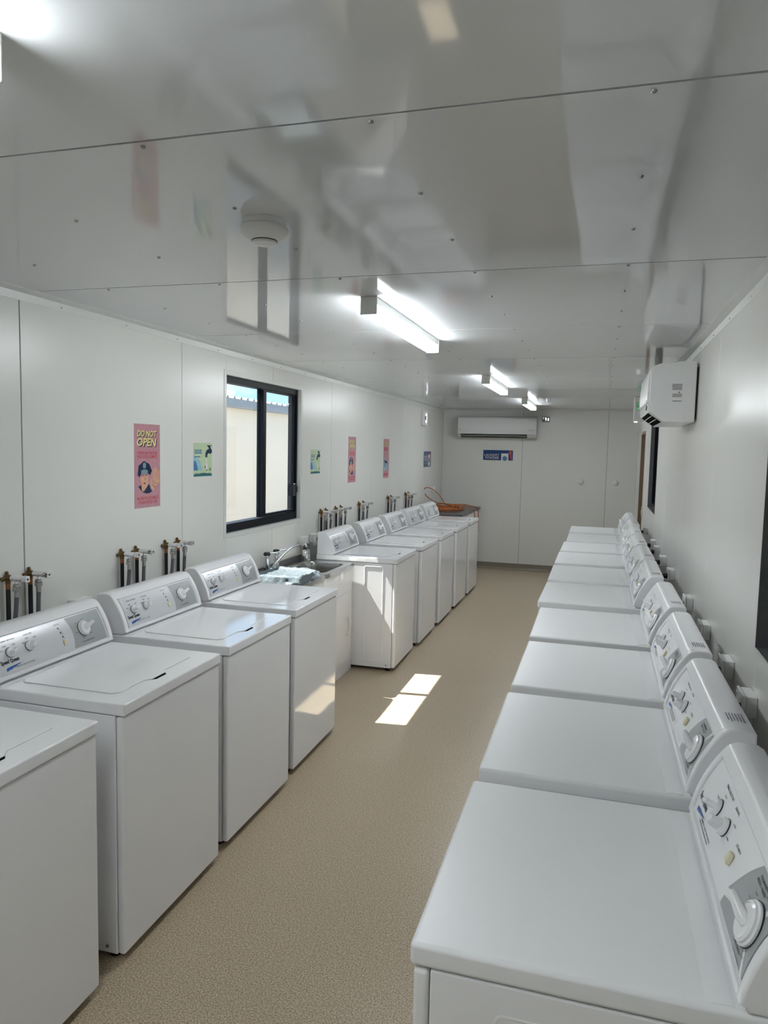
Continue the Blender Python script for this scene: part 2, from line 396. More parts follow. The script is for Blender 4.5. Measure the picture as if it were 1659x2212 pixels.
# window_1 (left, sliding, black aluminium)
w1 = struct(bpy.data.objects.new('window_1', None), 'black framed two-pane sliding window in the left wall'); COL.objects.link(w1)
y0, y1, z0, z1 = WIN
def wpart(n, m, *bx, bev=0.0015, parent=None): return MB().box(*bx, bev=bev, seg=1).build(n, m, parent or w1, smooth=False)
tw = 0.028   # white facing trim around the opening
wpart('facing_trim', TRIMM, -0.001, 0.003, y0-tw, y0, z0-tw, z1+tw, bev=0.0007); wpart('facing_trim', TRIMM, -0.001, 0.003, y1, y1+tw, z0-tw, z1+tw, bev=0.0007)
wpart('facing_trim', TRIMM, -0.001, 0.003, y0, y1, z1, z1+tw, bev=0.0007); wpart('facing_trim', TRIMM, -0.001, 0.003, y0, y1, z0-tw, z0, bev=0.0007)
RV = 0.003
wpart('reveal', TRIMM, -0.086, 0.003, y0, y0+RV, z0, z1, bev=0.0005); wpart('reveal', TRIMM, -0.086, 0.003, y1-RV, y1, z0, z1, bev=0.0005)
wpart('reveal', TRIMM, -0.086, 0.003, y0+RV, y1-RV, z1-RV, z1, bev=0.0005); wpart('reveal', TRIMM, -0.086, 0.003, y0+RV, y1-RV, z0, z0+RV, bev=0.0005)
ya, yb, za, zb = y0+RV, y1-RV, z0+RV, z1-RV
wpart('frame_head', BLACKF, -0.10, -0.028, ya, yb, zb-0.042, zb); wpart('frame_sill', BLACKF, -0.10, -0.028, ya, yb, za, za+0.056)
wpart('frame_jamb', BLACKF, -0.10, -0.028, ya, ya+0.022, za+0.056, zb-0.042); wpart('frame_jamb', BLACKF, -0.10, -0.028, yb-0.022, yb, za+0.056, zb-0.042)
zs0, zs1 = za+0.056, zb-0.042
# fixed light (near, outer track) and sliding sash (far, inner track)
wpart('fixed_stile', BLACKF, -0.092, -0.070, 4.838, 4.884, zs0, zs1); wpart('fixed_stile', BLACKF, -0.092, -0.070, ya+0.022, ya+0.036, zs0, zs1)
sash = wpart('sliding_sash', BLACKF, -0.062, -0.038, 4.836, 4.884, zs0+0.004, zs1-0.004)
MB().box(-0.062, -0.038, yb-0.045, yb-0.022, zs0+0.004, zs1-0.004, bev=0.002).box(-0.062, -0.038, 4.884, yb-0.045, zs0+0.004, zs0+0.022, bev=0.001).box(-0.062, -0.038, 4.884, yb-0.045, zs1-0.014, zs1-0.004, bev=0.001).build('sash_rails', BLACKF, w1)
MB().box(-0.083, -0.079, ya+0.036, 4.838, zs0, zs1).build('pane', GLASS, w1, smooth=False)
MB().box(-0.052, -0.048, 4.884, yb-0.045, zs0+0.022, zs1-0.014).build('pane', GLASS, w1, smooth=False)
MB().box(-0.038, -0.018, yb-0.050, yb-0.030, 1.37, 1.47, bev=0.004).box(-0.022, -0.012, yb-0.046, yb-0.018, 1.40, 1.455, bev=0.004).build('latch', BLACK, w1)
MB().box(-0.068, -0.030, ya+0.022, ya+0.028, 1.42, 1.87, bev=0.001).build('pull_strip', BLACK, w1)

# right windows: dark screens set into grey reveals
def right_window(nm, hole, lab):
    w = struct(bpy.data.objects.new(nm, None), lab); COL.objects.link(w)
    y0, y1, z0, z1 = hole; a, c = W-0.002, W+0.086
    for bx in ((a, c, y0, y0+0.004, z0, z1), (a, c, y1-0.004, y1, z0, z1), (a, c, y0+0.004, y1-0.004, z1-0.004, z1), (a, c, y0+0.004, y1-0.004, z0, z0+0.004)):
        MB().box(*bx, bev=0.001, seg=1).build('reveal', GREYF, w, smooth=False)
    f0, f1 = W+0.035, W+0.10
    for bx in ((f0, f1, y0+0.004, y0+0.045, z0+0.004, z1-0.004), (f0, f1, y1-0.045, y1-0.004, z0+0.004, z1-0.004), (f0, f1, y0+0.045, y1-0.045, z1-0.045, z1-0.004), (f0, f1, y0+0.045, y1-0.045, z0+0.004, z0+0.050), (f0, f1, (y0+y1)/2-0.03, (y0+y1)/2+0.03, z0+0.05, z1-0.045)):
        MB().box(*bx, bev=0.002, seg=1).build('frame_member', BLACKF, w, smooth=False)
    for a_, c_ in ((y0+0.045, (y0+y1)/2-0.03), ((y0+y1)/2+0.03, y1-0.045)): MB().box(W+0.055, W+0.060, a_, c_, z0+0.05, z1-0.045).build('dark_screen', DARKV, w, smooth=False)
right_window('window_2', WINR[0], 'dark window in the right wall at the right edge of the picture')
right_window('window_3', WINR[1], 'dark window in the right wall beyond the air conditioner')
# door_1
d1 = struct(bpy.data.objects.new('door_1', None), 'door with tan frame at the far end of the right wall'); COL.objects.link(d1)
y0, y1, z0, z1 = DOORR
MB().box(W-0.004, W+0.09, y1-0.035, y1, 0, z1, bev=0.002).build('door_jamb', TAN, d1); MB().box(W-0.004, W+0.09, y0, y0+0.035, 0, z1, bev=0.002).build('door_jamb', TAN, d1)
MB().box(W-0.004, W+0.09, y0+0.035, y1-0.035, z1-0.035, z1, bev=0.002).build('door_head', TAN, d1)
dl = MB().box(W+0.045, W+0.085, y0+0.037, y1-0.037, 0.008, z1-0.037, bev=0.002).build('door_leaf', BLACKF, d1)
MB().lathe([(0.024, 0), (0.024, 0.006), (0.01, 0.008), (0.01, 0.035)], (W+0.045, y0+0.11, 1.0), (-1, 0, 0), 16).box(W+0.006, W+0.016, y0+0.10, y0+0.22, 0.99, 1.01, bev=0.003).build('door_handle', CHROME, dl)

# ------------------------------------------------------------------ ceiling lights
def make_light():
    t = thing('ceiling_light', '', 'light', group='batten lights along the ceiling')
    hw, ln = 0.0345, 1.19
    MB().box(-hw+0.002, hw-0.002, 0.004, ln-0.004, -0.032, 0.0, bev=0.002).build('channel', TRIMM, t)
    MB().box(-hw, hw, 0.006, ln-0.006, -0.071, -0.034, bev=0.008, seg=3).build('diffuser', DIFF, t)
    for a, c in ((0.0, 0.006), (ln-0.006, ln)): MB().box(-hw-0.001, hw+0.001, a, c, -0.073, 0.0, bev=0.0025).build('end_cap', PLASTIC, t)
    return t
lt = make_light()
for i, (x, y, lab) in enumerate(((1.365, -0.24, 'lit batten light nearest the camera, cut off at the top left corner'), (1.371, 2.878, 'largest lit batten light in full view, above the second to fourth washers'),
                                 (1.382, 5.992, 'lit batten light in the middle of the three seen whole'), (1.437, 8.62, 'smallest and farthest lit batten light, in front of the far air conditioner'))):
    o = lt if i == 0 else copy_tree(lt)
    o.location = (x, y, H); o['label'] = lab
# smoke detector
t = thing('smoke_detector', 'round white smoke detector on the ceiling', 'smoke detector', (1.386, 1.885, H))
MB().lathe([(0.062, 0), (0.063, -0.006), (0.063, -0.014), (0.060, -0.018)], seg=40).build('base', ACM, t)
MB().lathe([(0.0655, -0.018), (0.067, -0.022), (0.0665, -0.030), (0.060, -0.042), (0.040, -0.052), (0.036, -0.052)], seg=40).build('housing', ACM, t)
MB().lathe([(0.036, -0.050), (0.036, -0.0545), (0.030, -0.0545)], seg=32).build('vent_ring', BLACK, t)
MB().lathe([(0.035, -0.0545), (0.034, -0.060), (0.02, -0.064), (0.001, -0.065)], seg=32).build('sensor_cap', ACM, t)

# ------------------------------------------------------------------ laundry machines
HW = 0.3255
S_, E_ = Vector((0.516, 0.924)), Vector((0.590, 1.084))
CH = (E_-S_).length; DIR = (E_-S_).normalized(); NRM = Vector((-DIR.y, DIR.x))   # outward = towards the user and up
SAG = 0.011
Rr = (CH*CH/4+SAG*SAG)/(2*SAG); MID = (S_+E_)/2; CEN = MID - NRM*(Rr-SAG)
def front(v, off=0.0):
    """v = distance along the chord from the bottom edge"""
    a = math.asin(max(-1, min(1, (v-CH/2)/Rr)))
    n = DIR*math.sin(a)+NRM*math.cos(a)
    return CEN+n*(Rr+off), n
def MAP(off):
    def fn(u, v):
        p, n = front(v, off); return (u, p.x, p.y)
    return fn
NV = 10
def console_profile(recess):
    pts = []
    if recess:
        pts.append(tuple(front(0)[0])); pts.append(tuple(front(0.012)[0]))
        for k in range(NV+1): pts.append(tuple(front(0.013+(0.142)*k/NV, -0.007)[0]))
        pts.append(tuple(front(0.157)[0])); pts.append(tuple(front(CH)[0]))
    else:
        for k in range(NV+1): pts.append(tuple(front(CH*k/NV)[0]))
    pts += [(0.598, 1.0905), (0.609, 1.0945), (0.624, 1.096), (0.655, 1.094), (0.668, 1.086), (0.671, 0.912), (0.530, 0.912), (0.526, 0.920)]
    return pts
CUTS = [0.012+0.0145*k for k in range(11)]
def knob(mb_root, name, u, v, r, h, ang, parent, big=False):
    p, n2 = front(v, -0.004); n = Vector((0, n2.x, n2.y)); o = Vector((u, p.x, p.y))
    if big: prof = [(r*1.12, 0.0), (r*1.12, 0.004), (r*1.0, 0.006), (r, 0.010), (r*0.86, 0.013), (r*0.84, 0.0115), (0.001, 0.0115)]
    else: prof = [(r, 0.0), (r, 0.006), (r*0.92, 0.010), (0.001, 0.010)]
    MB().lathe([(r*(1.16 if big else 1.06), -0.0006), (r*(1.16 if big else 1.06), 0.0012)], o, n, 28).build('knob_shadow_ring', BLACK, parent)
    k = MB().lathe(prof, o+n*0.001, n, 28).build(name, WHITEK, parent)
    # grip bar
    ex = Vector((1, 0, 0)); ey = n.cross(ex); d = (math.cos(ang)*ex+math.sin(ang)*ey).normalized(); s = n.cross(d)
    b = MB()
    hh = 0.030 if big else 0.022
    l1, w1_, w2_ = (r*1.12, 0.0075, 0.0050) if big else (r*0.80, r*0.42, r*0.33)
    base = o+n*0.0105
    if big:
        pth = [base-n*0.004-d*r*0.05, base+n*0.006+d*r*0.18, base+n*0.014+d*r*0.55, base+n*0.022+d*r*0.95, base+n*0.025+d*r*1.12, base+n*0.0258+d*r*1.17]
        MB().tube(pth, [0.0120, 0.0108, 0.0092, 0.0080, 0.0062, 0.002], 16).build('grip', WHITEK, k)
        return k
    rings = []
    for zz, ww, a0, a1 in ((0, w1_, -l1*(0.25 if big else 1), l1*(0.95 if big else 1)), (hh*0.75, w2_, -l1*(0.15 if big else 0.86), l1*(1.0 if big else 0.86)), (hh, w2_*0.7, -l1*(0.05 if big else 0.74), l1*(0.93 if big else 0.74))):
        rings.append([base+n*zz+d*a0-s*ww, base+n*zz+d*a1-s*ww*0.9, base+n*zz+d*a1+s*ww*0.9, base+n*zz+d*a0+s*ww])
    b.rings(rings, cap_end=True); bmesh.ops.bevel(b.bm, geom=b.bm.edges[:], offset=0.0016, segments=2, affect='EDGES')
    b.build('grip', WHITEK, k)
    return k
def rounded_rect(x0, x1, y0, y1, r, n=6):
    pts = []
    for cx_, cy_, a in ((x1-r, y1-r, 0), (x0+r, y1-r, 90), (x0+r, y0+r, 180), (x1-r, y0+r, 270)):
        for k in range(n+1): t_ = R(a+90*k/n); pts.append((cx_+r*math.cos(t_), cy_+r*math.sin(t_)))
    return pts
def machine(kind):
    t = thing('washing_machine' if kind == 'w' else 'tumble_dryer', '', 'washer' if kind == 'w' else 'dryer')
    # cabinet: side wrap, back, base
    MB().box(-HW+0.003, HW-0.003, 0.036, 0.665, 0.026, 0.868, bev=0.004).build('cabinet', ENAMEL, t)
    fp = MB().box(-HW+0.002, HW-0.002, 0.006, 0.0345, 0.030, 0.866, bev=0.009, seg=3).build('front_panel', ENAMEL, t)
    for s in (-1, 1):
        a, c = (0.112, 0.268) if kind == 'w' else (0.147, 0.53)
        b = MB(); e = 0.003 if kind == 'w' else 0.0012
        o_, i_ = rounded_rect(a, c, 0.075, 0.845 if kind == 'w' else 0.818, 0.016), rounded_rect(a+0.006, c-0.006, 0.081, 0.839 if kind == 'w' else 0.812, 0.011)
        m_ = rounded_rect(a+0.003, c-0.003, 0.078, 0.842 if kind == 'w' else 0.815, 0.0135)
        X = s*(HW-0.003)
        b.rings([[(X, p[0], p[1]) for p in o_], [(X+s*e, p[0], p[1]) for p in m_], [(X+s*0.0004, p[0], p[1]) for p in i_]], cap_end=False)
        b.build('side_emboss', ENAMEL, t)
        for yy in (0.075, 0.37): MB().lathe([(0.006, 0), (0.006, 0.002), (0.002, 0.003)], (X, yy, 0.05), (s, 0, 0), 10).build('screw', SCREWM, t)
    for sx in (-0.28, 0.28):
        for yy in (0.07, 0.60): MB().lathe([(0.022, 0.0), (0.022, 0.010), (0.010, 0.012), (0.010, 0.028)], (sx, yy, 0), seg=14).build('foot', BLACK, t)
    dk = MB().box(-HW, HW, 0.0, 0.675, 0.870, 0.9115, bev=0.006 if kind == 'w' else 0.009, seg=4).build('top_deck', ENAMEL if kind == 'w' else DECK, t)
    if kind == 'w':
        # lid with hand tab
        z = 0.9114; x0, x1, ya, yb = -0.246, 0.232, 0.086, 0.487
        pts = [(x0+0.02, ya), (-0.085, ya), (-0.062, ya-0.020), (0.020, ya-0.020), (0.048, ya), (x1-0.006, ya), (x1, ya+0.006), (x1, yb-0.02), (x1-0.02, yb), (x0+0.02, yb), (x0, yb-0.02), (x0, ya+0.02)]
        MB().prism(pts, z, z+0.0045, 'z', bev=0.0022, seg=2).build('lid', ENAMEL, t)
        MB().prism([(-0.066, ya-0.017), (0.024, ya-0.017), (0.010, ya-0.030), (-0.052, ya-0.030)], 0.9105, 0.9122, 'z').build('hand_slot', DARKV, t)
        MB().box(-HW+0.012, HW-0.012, 0.500, 0.512, 0.9110, 0.9150, bev=0.0018).build('rear_ridge', ENAMEL, t)
    else:
        MB().prism([(0.470, 0.9112), (0.486, 0.9135), (0.507, 0.9135), (0.516, 0.9112)], -HW+0.012, HW-0.012, 'x').build('rear_ridge', ENAMEL, t)
        dr = MB().prism(rounded_rect(-0.26, 0.26, 0.22, 0.78, 0.05), 0.000, 0.008, 'y', bev=0.003).build('door', ENAMEL, fp)
        MB().box(-0.24, -0.15, -0.006, 0.001, 0.53, 0.56, bev=0.003).build('door_handle', ENAMEL2, dr)
    # console
    MB().prism(console_profile(True), -0.303, 0.303, 'x').build('console', ENAMEL2, t)
    for a, c in ((-HW+0.001, -0.298), (0.298, HW-0.001)): MB().prism(console_profile(False), a, c, 'x', bev=0.0065, seg=3).build('end_cap', ENAMEL2, t)
    fn, f2, f3 = MAP(-0.0048), MAP(-0.0042), MAP(-0.0036)
    pu0, pu1, pv0, pv1 = -0.290, 0.290, 0.016, 0.152
    b = MB(); b.grid(lambda a, c: fn(pu0+(pu1-pu0)*a, pv0+(pv1-pv0)*c), 2, 12)
    b.raw([fn(pu0, pv1), fn(pu1, pv1), MAP(-0.0075)(pu1, pv1), MAP(-0.0075)(pu0, pv1)], [(0, 1, 2, 3)]); b.raw([fn(pu0, pv0), fn(pu1, pv0), MAP(-0.0075)(pu1, pv0), MAP(-0.0075)(pu0, pv0)], [(3, 2, 1, 0)])
    cp_ = b.build('control_panel', SILVER if kind == 'w' else ENAMEL2, t)
    g = MB()
    if kind == 'w':
        edge = [(0.090+0.022*math.sin(math.pi*k/12)*0.55, 0.018+0.132*k/12) for k in range(13)]
        poly_map(g, [(0.289, 0.018)]+[(0.289, 0.150)]+edge[::-1], f2, CUTS)
    else:
        arc = [(0.092+0.062*(k/8)**0.8, 0.056+0.094*(k/8)**1.0+0.010*math.sin(math.pi*k/8)) for k in range(9)]
        poly_map(g, arc+[(0.262, 0.150), (0.234, 0.086)], f2, CUTS)
        poly_map(g, [(0.276, 0.150), (0.289, 0.150), (0.289, 0.018), (0.284, 0.018), (0.242, 0.083)], f2, CUTS)
        poly_map(g, [(0.084, 0.018), (0.090, 0.038), (0.230, 0.079), (0.270, 0.018)], f2, CUTS)
    g.build('dial_backing', GREY, t)
    # knobs
    kx1, kx2, kv = (-0.224, -0.130, 0.090) if kind == 'w' else (-0.143, -0.058, 0.096)
    knob(t, 'selector_knob', kx1, kv, 0.0185, 0.02, R(20), t); knob(t, 'selector_knob', kx2, kv, 0.0185, 0.02, R(55), t)
    dx, dv = (0.170, 0.088) if kind == 'w' else (0.236, 0.083)
    knob(t, 'cycle_dial', dx, dv, 0.0285 if kind == 'w' else 0.034, 0.03, R(25) if kind == 'w' else R(150), t, big=True)
    # print
    def lab_(*a, **k): b_ = MB(); put_text(b_, *a, **k); b_.build('panel_lettering', INK, t, smooth=False)
    if kind == 'w':
        lab_('FABRIC SETTING', -0.250, -0.180, 0.1330, 0.1385, f2, bold=0.012); lab_('LOAD SIZE', -0.138, -0.095, 0.1330, 0.1385, f2, bold=0.012)
        lab_('STATUS', 0.020, 0.052, 0.1330, 0.1385, f2, bold=0.012); lab_('CYCLE SELECTION', 0.138, 0.212, 0.0310, 0.0365, f3, bold=0.012)
        lab_('COMMERCIAL HEAVY DUTY WASHER', -0.222, -0.125, 0.0300, 0.0340, f2, bold=0.012)
    else:
        lab_('FABRIC SELECTOR', -0.178, -0.104, 0.1360, 0.1420, f2, bold=0.012); lab_('SIGNAL', -0.075, -0.040, 0.1360, 0.1420, f2, bold=0.012)
        lab_('START', 0.028, 0.064, 0.1070, 0.1130, f2, bold=0.012)
        lab_('COMMERCIAL HEAVY DUTY DRYER', -0.212, -0.095, 0.0315, 0.0370, f2, bold=0.012); lab_('TIME DRY', 0.200, 0.248, 0.0300, 0.0365, f3, bold=0.012)
        lab_('PERMANENT', 0.170, 0.222, 0.1350, 0.1405, f3, bold=0.012); lab_('PRESS / KNITS', 0.166, 0.222, 0.1265, 0.1320, f3, bold=0.012)
    b = MB(); put_text(b, 'Speed Queen', -0.280, -0.194, 0.0480, 0.0680, f2, bold=0.05); b.build('brand_lettering', INK, t)
    b = MB()
    for k in range(8):
        a0, a1 = k/8, (k+1)/8
        lo0, hi0 = 0.026+0.018*a0**1.25, 0.0365+0.0125*a0**0.7; lo1, hi1 = 0.026+0.018*a1**1.25, 0.0365+0.0125*a1**0.7
        u_ = lambda a: -0.262+0.084*a
        j = 0.0016*(k % 2)
        b.raw([f2(u_(a0), lo0+j), f2(u_(a1), lo1-j*0.3), f2(u_(a1), max(lo1+0.001, hi1-0.002*a1*3)), f2(u_(a0), max(lo0+0.001, hi0-0.002*a0*3))], [(0, 1, 2, 3)])
    b.build('swoosh', BLUEI, t)
    sm = MB()
    if kind == 'w':
        for (uu, vv) in ((-0.262, 0.100), (-0.240, 0.114), (-0.196, 0.112), (-0.150, 0.104), (-0.128, 0.118), (-0.090, 0.114)): bars(sm, uu-0.008, uu+0.010, vv, vv+0.006, f2, 2, int(uu*1e4))
        for a in range(0, 360, 60): 
            uu, vv = dx+0.044*math.cos(R(a+15)), dv+0.040*math.sin(R(a+15)); bars(sm, uu-0.009, uu+0.009, vv-0.002, vv+0.002, f3, 1, a)
        for k, (uu, vv) in enumerate(((0.036, 0.119), (0.041, 0.100), (0.045, 0.081))):
            MB().prism([(uu+0.0032*math.cos(R(q*45)), 0.0032*math.sin(R(q*45))) for q in range(8)], -0.0005, 0.001, 'z').xf(Matrix.Translation(Vector((0, 0, 0)))).bm.free()
            p, n2 = front(vv, -0.0046); MB().lathe([(0.0034, 0), (0.0030, 0.0012)], (uu, p.x, p.y), (0, n2.x, n2.y), 12).build('status_light', INK, t)
            bars(sm, uu-0.002, uu+0.014, vv-0.008, vv-0.0055, f2, 1, k)
    else:
        for (uu, vv) in ((-0.143, 0.123), (-0.176, 0.104), (-0.104, 0.086), (-0.026, 0.118), (-0.020, 0.090)): bars(sm, uu-0.009, uu+0.009, vv, vv+0.004, f2, 1, int(abs(uu)*1e4))
        bars(sm, -0.215, -0.090, 0.0225, 0.0275, f2, 1, 5)
        for a in list(range(95, 170, 22))+list(range(200, 300, 16)):
            uu, vv = dx+0.054*math.cos(R(a)), dv+0.050*math.sin(R(a))
            if 0.02 < vv < 0.146: bars(sm, uu-0.007, uu+0.007, vv-0.002, vv+0.002, f3, 1, a)
        for a in range(200, 320, 14):
            uu, vv = dx+0.0425*math.cos(R(a)), dv+0.0425*math.sin(R(a)); bars(sm, uu-0.002, uu+0.002, vv-0.0018, vv+0.0018, f3, 1, a)
        bars(sm, 0.215, 0.270, 0.0200, 0.0235, f3, 1, 77)
    sm.build('small_print', INKG, t)['kind'] = 'stuff'
    # button
    bu, bv = (0.047, 0.056) if kind == 'w' else (0.043, 0.085)
    p, n2 = front(bv, -0.0048); n = Vector((0, n2.x, n2.y)); d2 = Vector((0, n2.y*-1, n2.x)); 
    M_ = Matrix((Vector((1, 0, 0)), Vector((0, -n2.y, n2.x))*-1, n)).transposed().to_4x4(); M_.translation = Vector((bu, p.x, p.y))
    MB().box(-0.0085, 0.0085, -0.0115, 0.0115, 0, 0.008 if kind == 'd' else 0.004, bev=0.002).xf(M_).build('start_button', CREAMB, t)
    if kind == 'd':
        st = MB(); fz = lambda u, v: (u, 0.612+v, 1.0972)
        st_t = lambda u, v: (u, 0.605+v, 1.0962-0.0008)
        bars(st, 0.205, 0.270, 0.001, 0.043, lambda u, v: (u, 0.610+v, 1.0968-0.02*max(0, v-0.03)), 6, 3, gap=0.55)
        st.build('notice_sticker', ink('navy_sticker_print', (0.03, 0.03, 0.12)), t)
    return t
WASH = machine('w'); DRY = machine('d')
wl_ = [(0.845, 1.540, 'white top-load washer nearest the camera, its console cut off by the left edge'),
       (0.833, 2.328, 'second white washer from the camera, its lettering cut by the left edge'),
       (0.819, 3.075, 'third white washer from the camera, blue sky reflected across its front edge'),
       (0.798, 3.836, 'white washer just before the laundry sink, sunlight reflected on its front'),
       (0.814, 5.778, 'white washer just beyond the laundry sink, its whole embossed side showing'),
       (0.826, 6.590, 'second white washer beyond the laundry sink'),
       (0.830, 7.400, 'third white washer beyond the laundry sink'),
       (0.835, 8.220, 'fourth white washer beyond the laundry sink'),
       (0.842, 9.010, 'farthest white washer of the left row, beside the bench with orange cord')]
for i, (xf_, yc, lab) in enumerate(wl_):
    o = WASH if i == 0 else copy_tree(WASH)
    o.location = (xf_, yc, 0.0); o.rotation_euler = (0, 0, R(90+(0, .3, -.3, .2, 0.8, .4, 0, -.3, .2)[i])); o.scale = (1, 1, 0.993)
    tag(o, lab, group='white washers along the left wall')
dl_ = [(2.022, 1.485, 'white dryer nearest the camera at the bottom right'), (2.023, 2.214, 'second white dryer from the camera in the right row'),
       (2.026, 2.952, 'third white dryer from the camera in the right row'), (2.022, 3.700, 'fourth white dryer from the camera in the right row'),
       (1.998, 4.522, 'fifth white dryer from the camera, just past a wider gap, below the wall air conditioner'), (1.999, 5.275, 'sixth white dryer from the camera in the right row'),
       (2.000, 6.050, 'seventh white dryer from the camera in the right row'), (2.005, 6.805, 'third white dryer from the far end of the right row'),
       (2.022, 7.580, 'second white dryer from the far end of the right row'), (2.018, 8.370, 'farthest white dryer of the right row')]
for i, (xf_, yc, lab) in enumerate(dl_):
    o = DRY if i == 0 else copy_tree(DRY)
    o.location = (xf_, yc, 0.0); o.rotation_euler = (0, 0, R(-90+(0, .2, -.2, .2, -.5, .3, 0, -.3, .2, 0)[i])); o.scale = (1.012, 1, 1.008)
    tag(o, lab, group='white dryers along the right wall')

# ------------------------------------------------------------------ water taps
def make_tap(bend):
    t = thing('water_tap', '', 'tap', group='water taps behind the washers')
    # brass wall elbow with two lugs
    MB().lathe([(0.006, 0), (0.006, 0.004)], (0, -0.019, -0.004), (1, 0, 0), 12).lathe([(0.006, 0), (0.006, 0.004)], (0, 0.012, 0.018), (1, 0, 0), 12)\
        .tube([(0.004, -0.022, -0.008), (0.010, -0.012, -0.003), (0.016, 0, 0)], [0.0065, 0.0075, 0.0095], 10).tube([(0.004, 0.008, 0.022), (0.010, 0.005, 0.011), (0.016, 0, 0)], [0.0065, 0.0075, 0.0095], 10)\
        .lathe([(0.010, 0.0), (0.012, 0.006), (0.0125, 0.024), (0.010, 0.028)], (0.006, 0, 0), (1, 0, 0), 16).tube([(0.018, 0, 0.002), (0.018, 0, -0.024)], 0.0105, 14).build('wall_elbow', BRASS, t)
    MB().tube([(0.018, 0, -0.020), (0.018, 0, -0.047)], 0.0095, 14).build('copper_socket', COPPER, t)
    MB().tube([(0.018, 0, -0.045), (0.018, 0, -0.40)], 0.0092, 14).build('lagged_pipe', RUBBER, t)
    vb = MB().lathe([(0.0095, 0), (0.0115, 0.004), (0.0118, 0.036), (0.0105, 0.042), (0.0125, 0.046), (0.0128, 0.058), (0.010, 0.061)], (0.034, 0, 0), (1, 0, 0), 18).tube([(0.060, 0, -0.008), (0.060, 0, -0.030)], 0.0065, 12).build('valve_body', CHROME, t)
    h = MB(); star = []
    for k in range(32):
        a = 2*math.pi*k/32; rr = 0.0145+0.0022*math.cos(4*a); star.append((rr*math.cos(a+R(45)), rr*math.sin(a+R(45))))
    h.prism(star, 0.094, 0.116, 'x', bev=0.002).build('handle', CHROME, vb)
    MB().lathe([(0.0042, 0), (0.0042, 0.0012)], (0.1158, 0, 0), (1, 0, 0), 12).build('handle_cap', INK, vb)
    n = MB(); hexa = [(0.0165*math.cos(R(60*k)), 0.0165*math.sin(R(60*k))) for k in range(6)]
    n.prism([(0.060+a, c) for a, c in hexa], -0.052, -0.034, 'z', bev=0.002).lathe([(0.0125, -0.034), (0.0135, -0.030), (0.0135, -0.024), (0.009, -0.022)], (0.060, 0, 0), (0, 0, 1), 18).build('hose_nut', STEEL, t)
    MB().tube([(0.060, 0, -0.050), (0.060, 0, -0.076)], 0.0098, 14).build('crimp_sleeve', STEEL, t)
    path = [(0.060, 0, -0.074)]+[(0.060-0.012*k/8, bend*(k/8)**2, -0.074-0.21*k/8) for k in range(1, 9)]
    MB().tube(path, 0.0092, 12).build('hose', HOSE, t)
    return t
tapA, tapB = make_tap(-0.022), make_tap(0.010)
WN = ['second washer from the camera', 'third washer from the camera', 'washer just before the sink', 'washer just beyond the sink', 'second washer beyond the sink', 'third washer beyond the sink', 'fourth washer beyond the sink', 'farthest washer']
taps = [(2.379, 2.500), (3.119, 3.242), (3.509, 3.630), (5.866, 5.992), (6.238, 6.375), (6.910, 7.045), (7.950, 8.086), (8.740, 8.878)]
TL = ['in the leftmost pair of the left wall', 'in the second pair from the left', 'in the third pair from the left, before the window', 'in the first pair right of the window', 'in the second pair right of the window', 'in the third pair right of the window', 'in the second pair from the far wall', 'in the pair nearest the far wall']
ua = ub = False
for (ya, yb), w_ in zip(taps, TL):
    for k, yy in enumerate((ya, yb)):
        src, used = (tapA, ua) if k == 0 else (tapB, ub)
        o = copy_tree(src) if used else src
        if k == 0: ua = True
        else: ub = True
        o.location = (0.0, yy, 1.209)
        o['label'] = ('left' if k == 0 else 'right')+' chrome and brass water tap '+w_

# ------------------------------------------------------------------ power points
def make_outlet(plug):
    t = thing('power_outlet', '', 'power outlet')
    MB().box(0, 0.034, -0.055, 0.055, -0.034, 0.034, bev=0.004).build('mounting_box', PLASTIC, t)
    MB().box(0.034, 0.044, -0.058, 0.058, -0.037, 0.037, bev=0.004).build('face_plate', PLASTIC, t)
    for s in (-0.03, 0.03): MB().box(0.044, 0.048, s-0.008, s+0.008, 0.012, 0.026, bev=0.0015).build('rocker_switch', ENAMEL2, t)
    if plug:
        p = MB().lathe([(0.017, 0), (0.018, 0.012), (0.014, 0.028), (0.006, 0.034)], (0.044, 0.026, -0.012), (1, 0, 0), 16).build('plug', BLACK, t)
        MB().tube([(0.074, 0.026, -0.012), (0.086, 0.024, -0.03), (0.084, 0.018, -0.10), (0.070, 0.010, -0.30)], 0.0042, 8).build('cord', BLACK, p)
    return t
ow = make_outlet(True)
rl = ['nearest the camera, below the right window corner', 'second nearest the camera', 'third nearest the camera', 'fourth nearest the camera', 'fifth from the camera', 'sixth from the camera', 'seventh from the camera', 'eighth from the camera', 'nearest the door']
for i, yf in enumerate((2.515, 2.925, 3.525, 4.160, 5.130, 5.755, 6.355, 6.805, 7.950)):
    o = ow if i == 0 else copy_tree(ow)
    o.location = (W, yf, 0.980); o.rotation_euler = (0, 0, math.pi)
    tag(o, 'white power outlet behind the dryers, '+rl[i], group='power outlets behind the dryers')
for i, (yy, z, plug, lab) in enumerate(((5.464, 1.005, False, 'white power outlet above the sink, nearer the window'), (5.690, 1.005, True, 'white power outlet with black plug between sink and washer console'), (10.253, 1.203, False, 'small white power outlet on the left wall above the orange cord'), (2.80, 1.010, False, 'white power outlet peeping over the second washer console'))):
    o = make_outlet(plug); o.location = (0, yy, z); tag(o, lab, group='power outlets on the left wall')
t = thing('light_switch', 'cream light switch beside the door at the far right', 'switch', (W, 9.02, 1.095), math.pi)
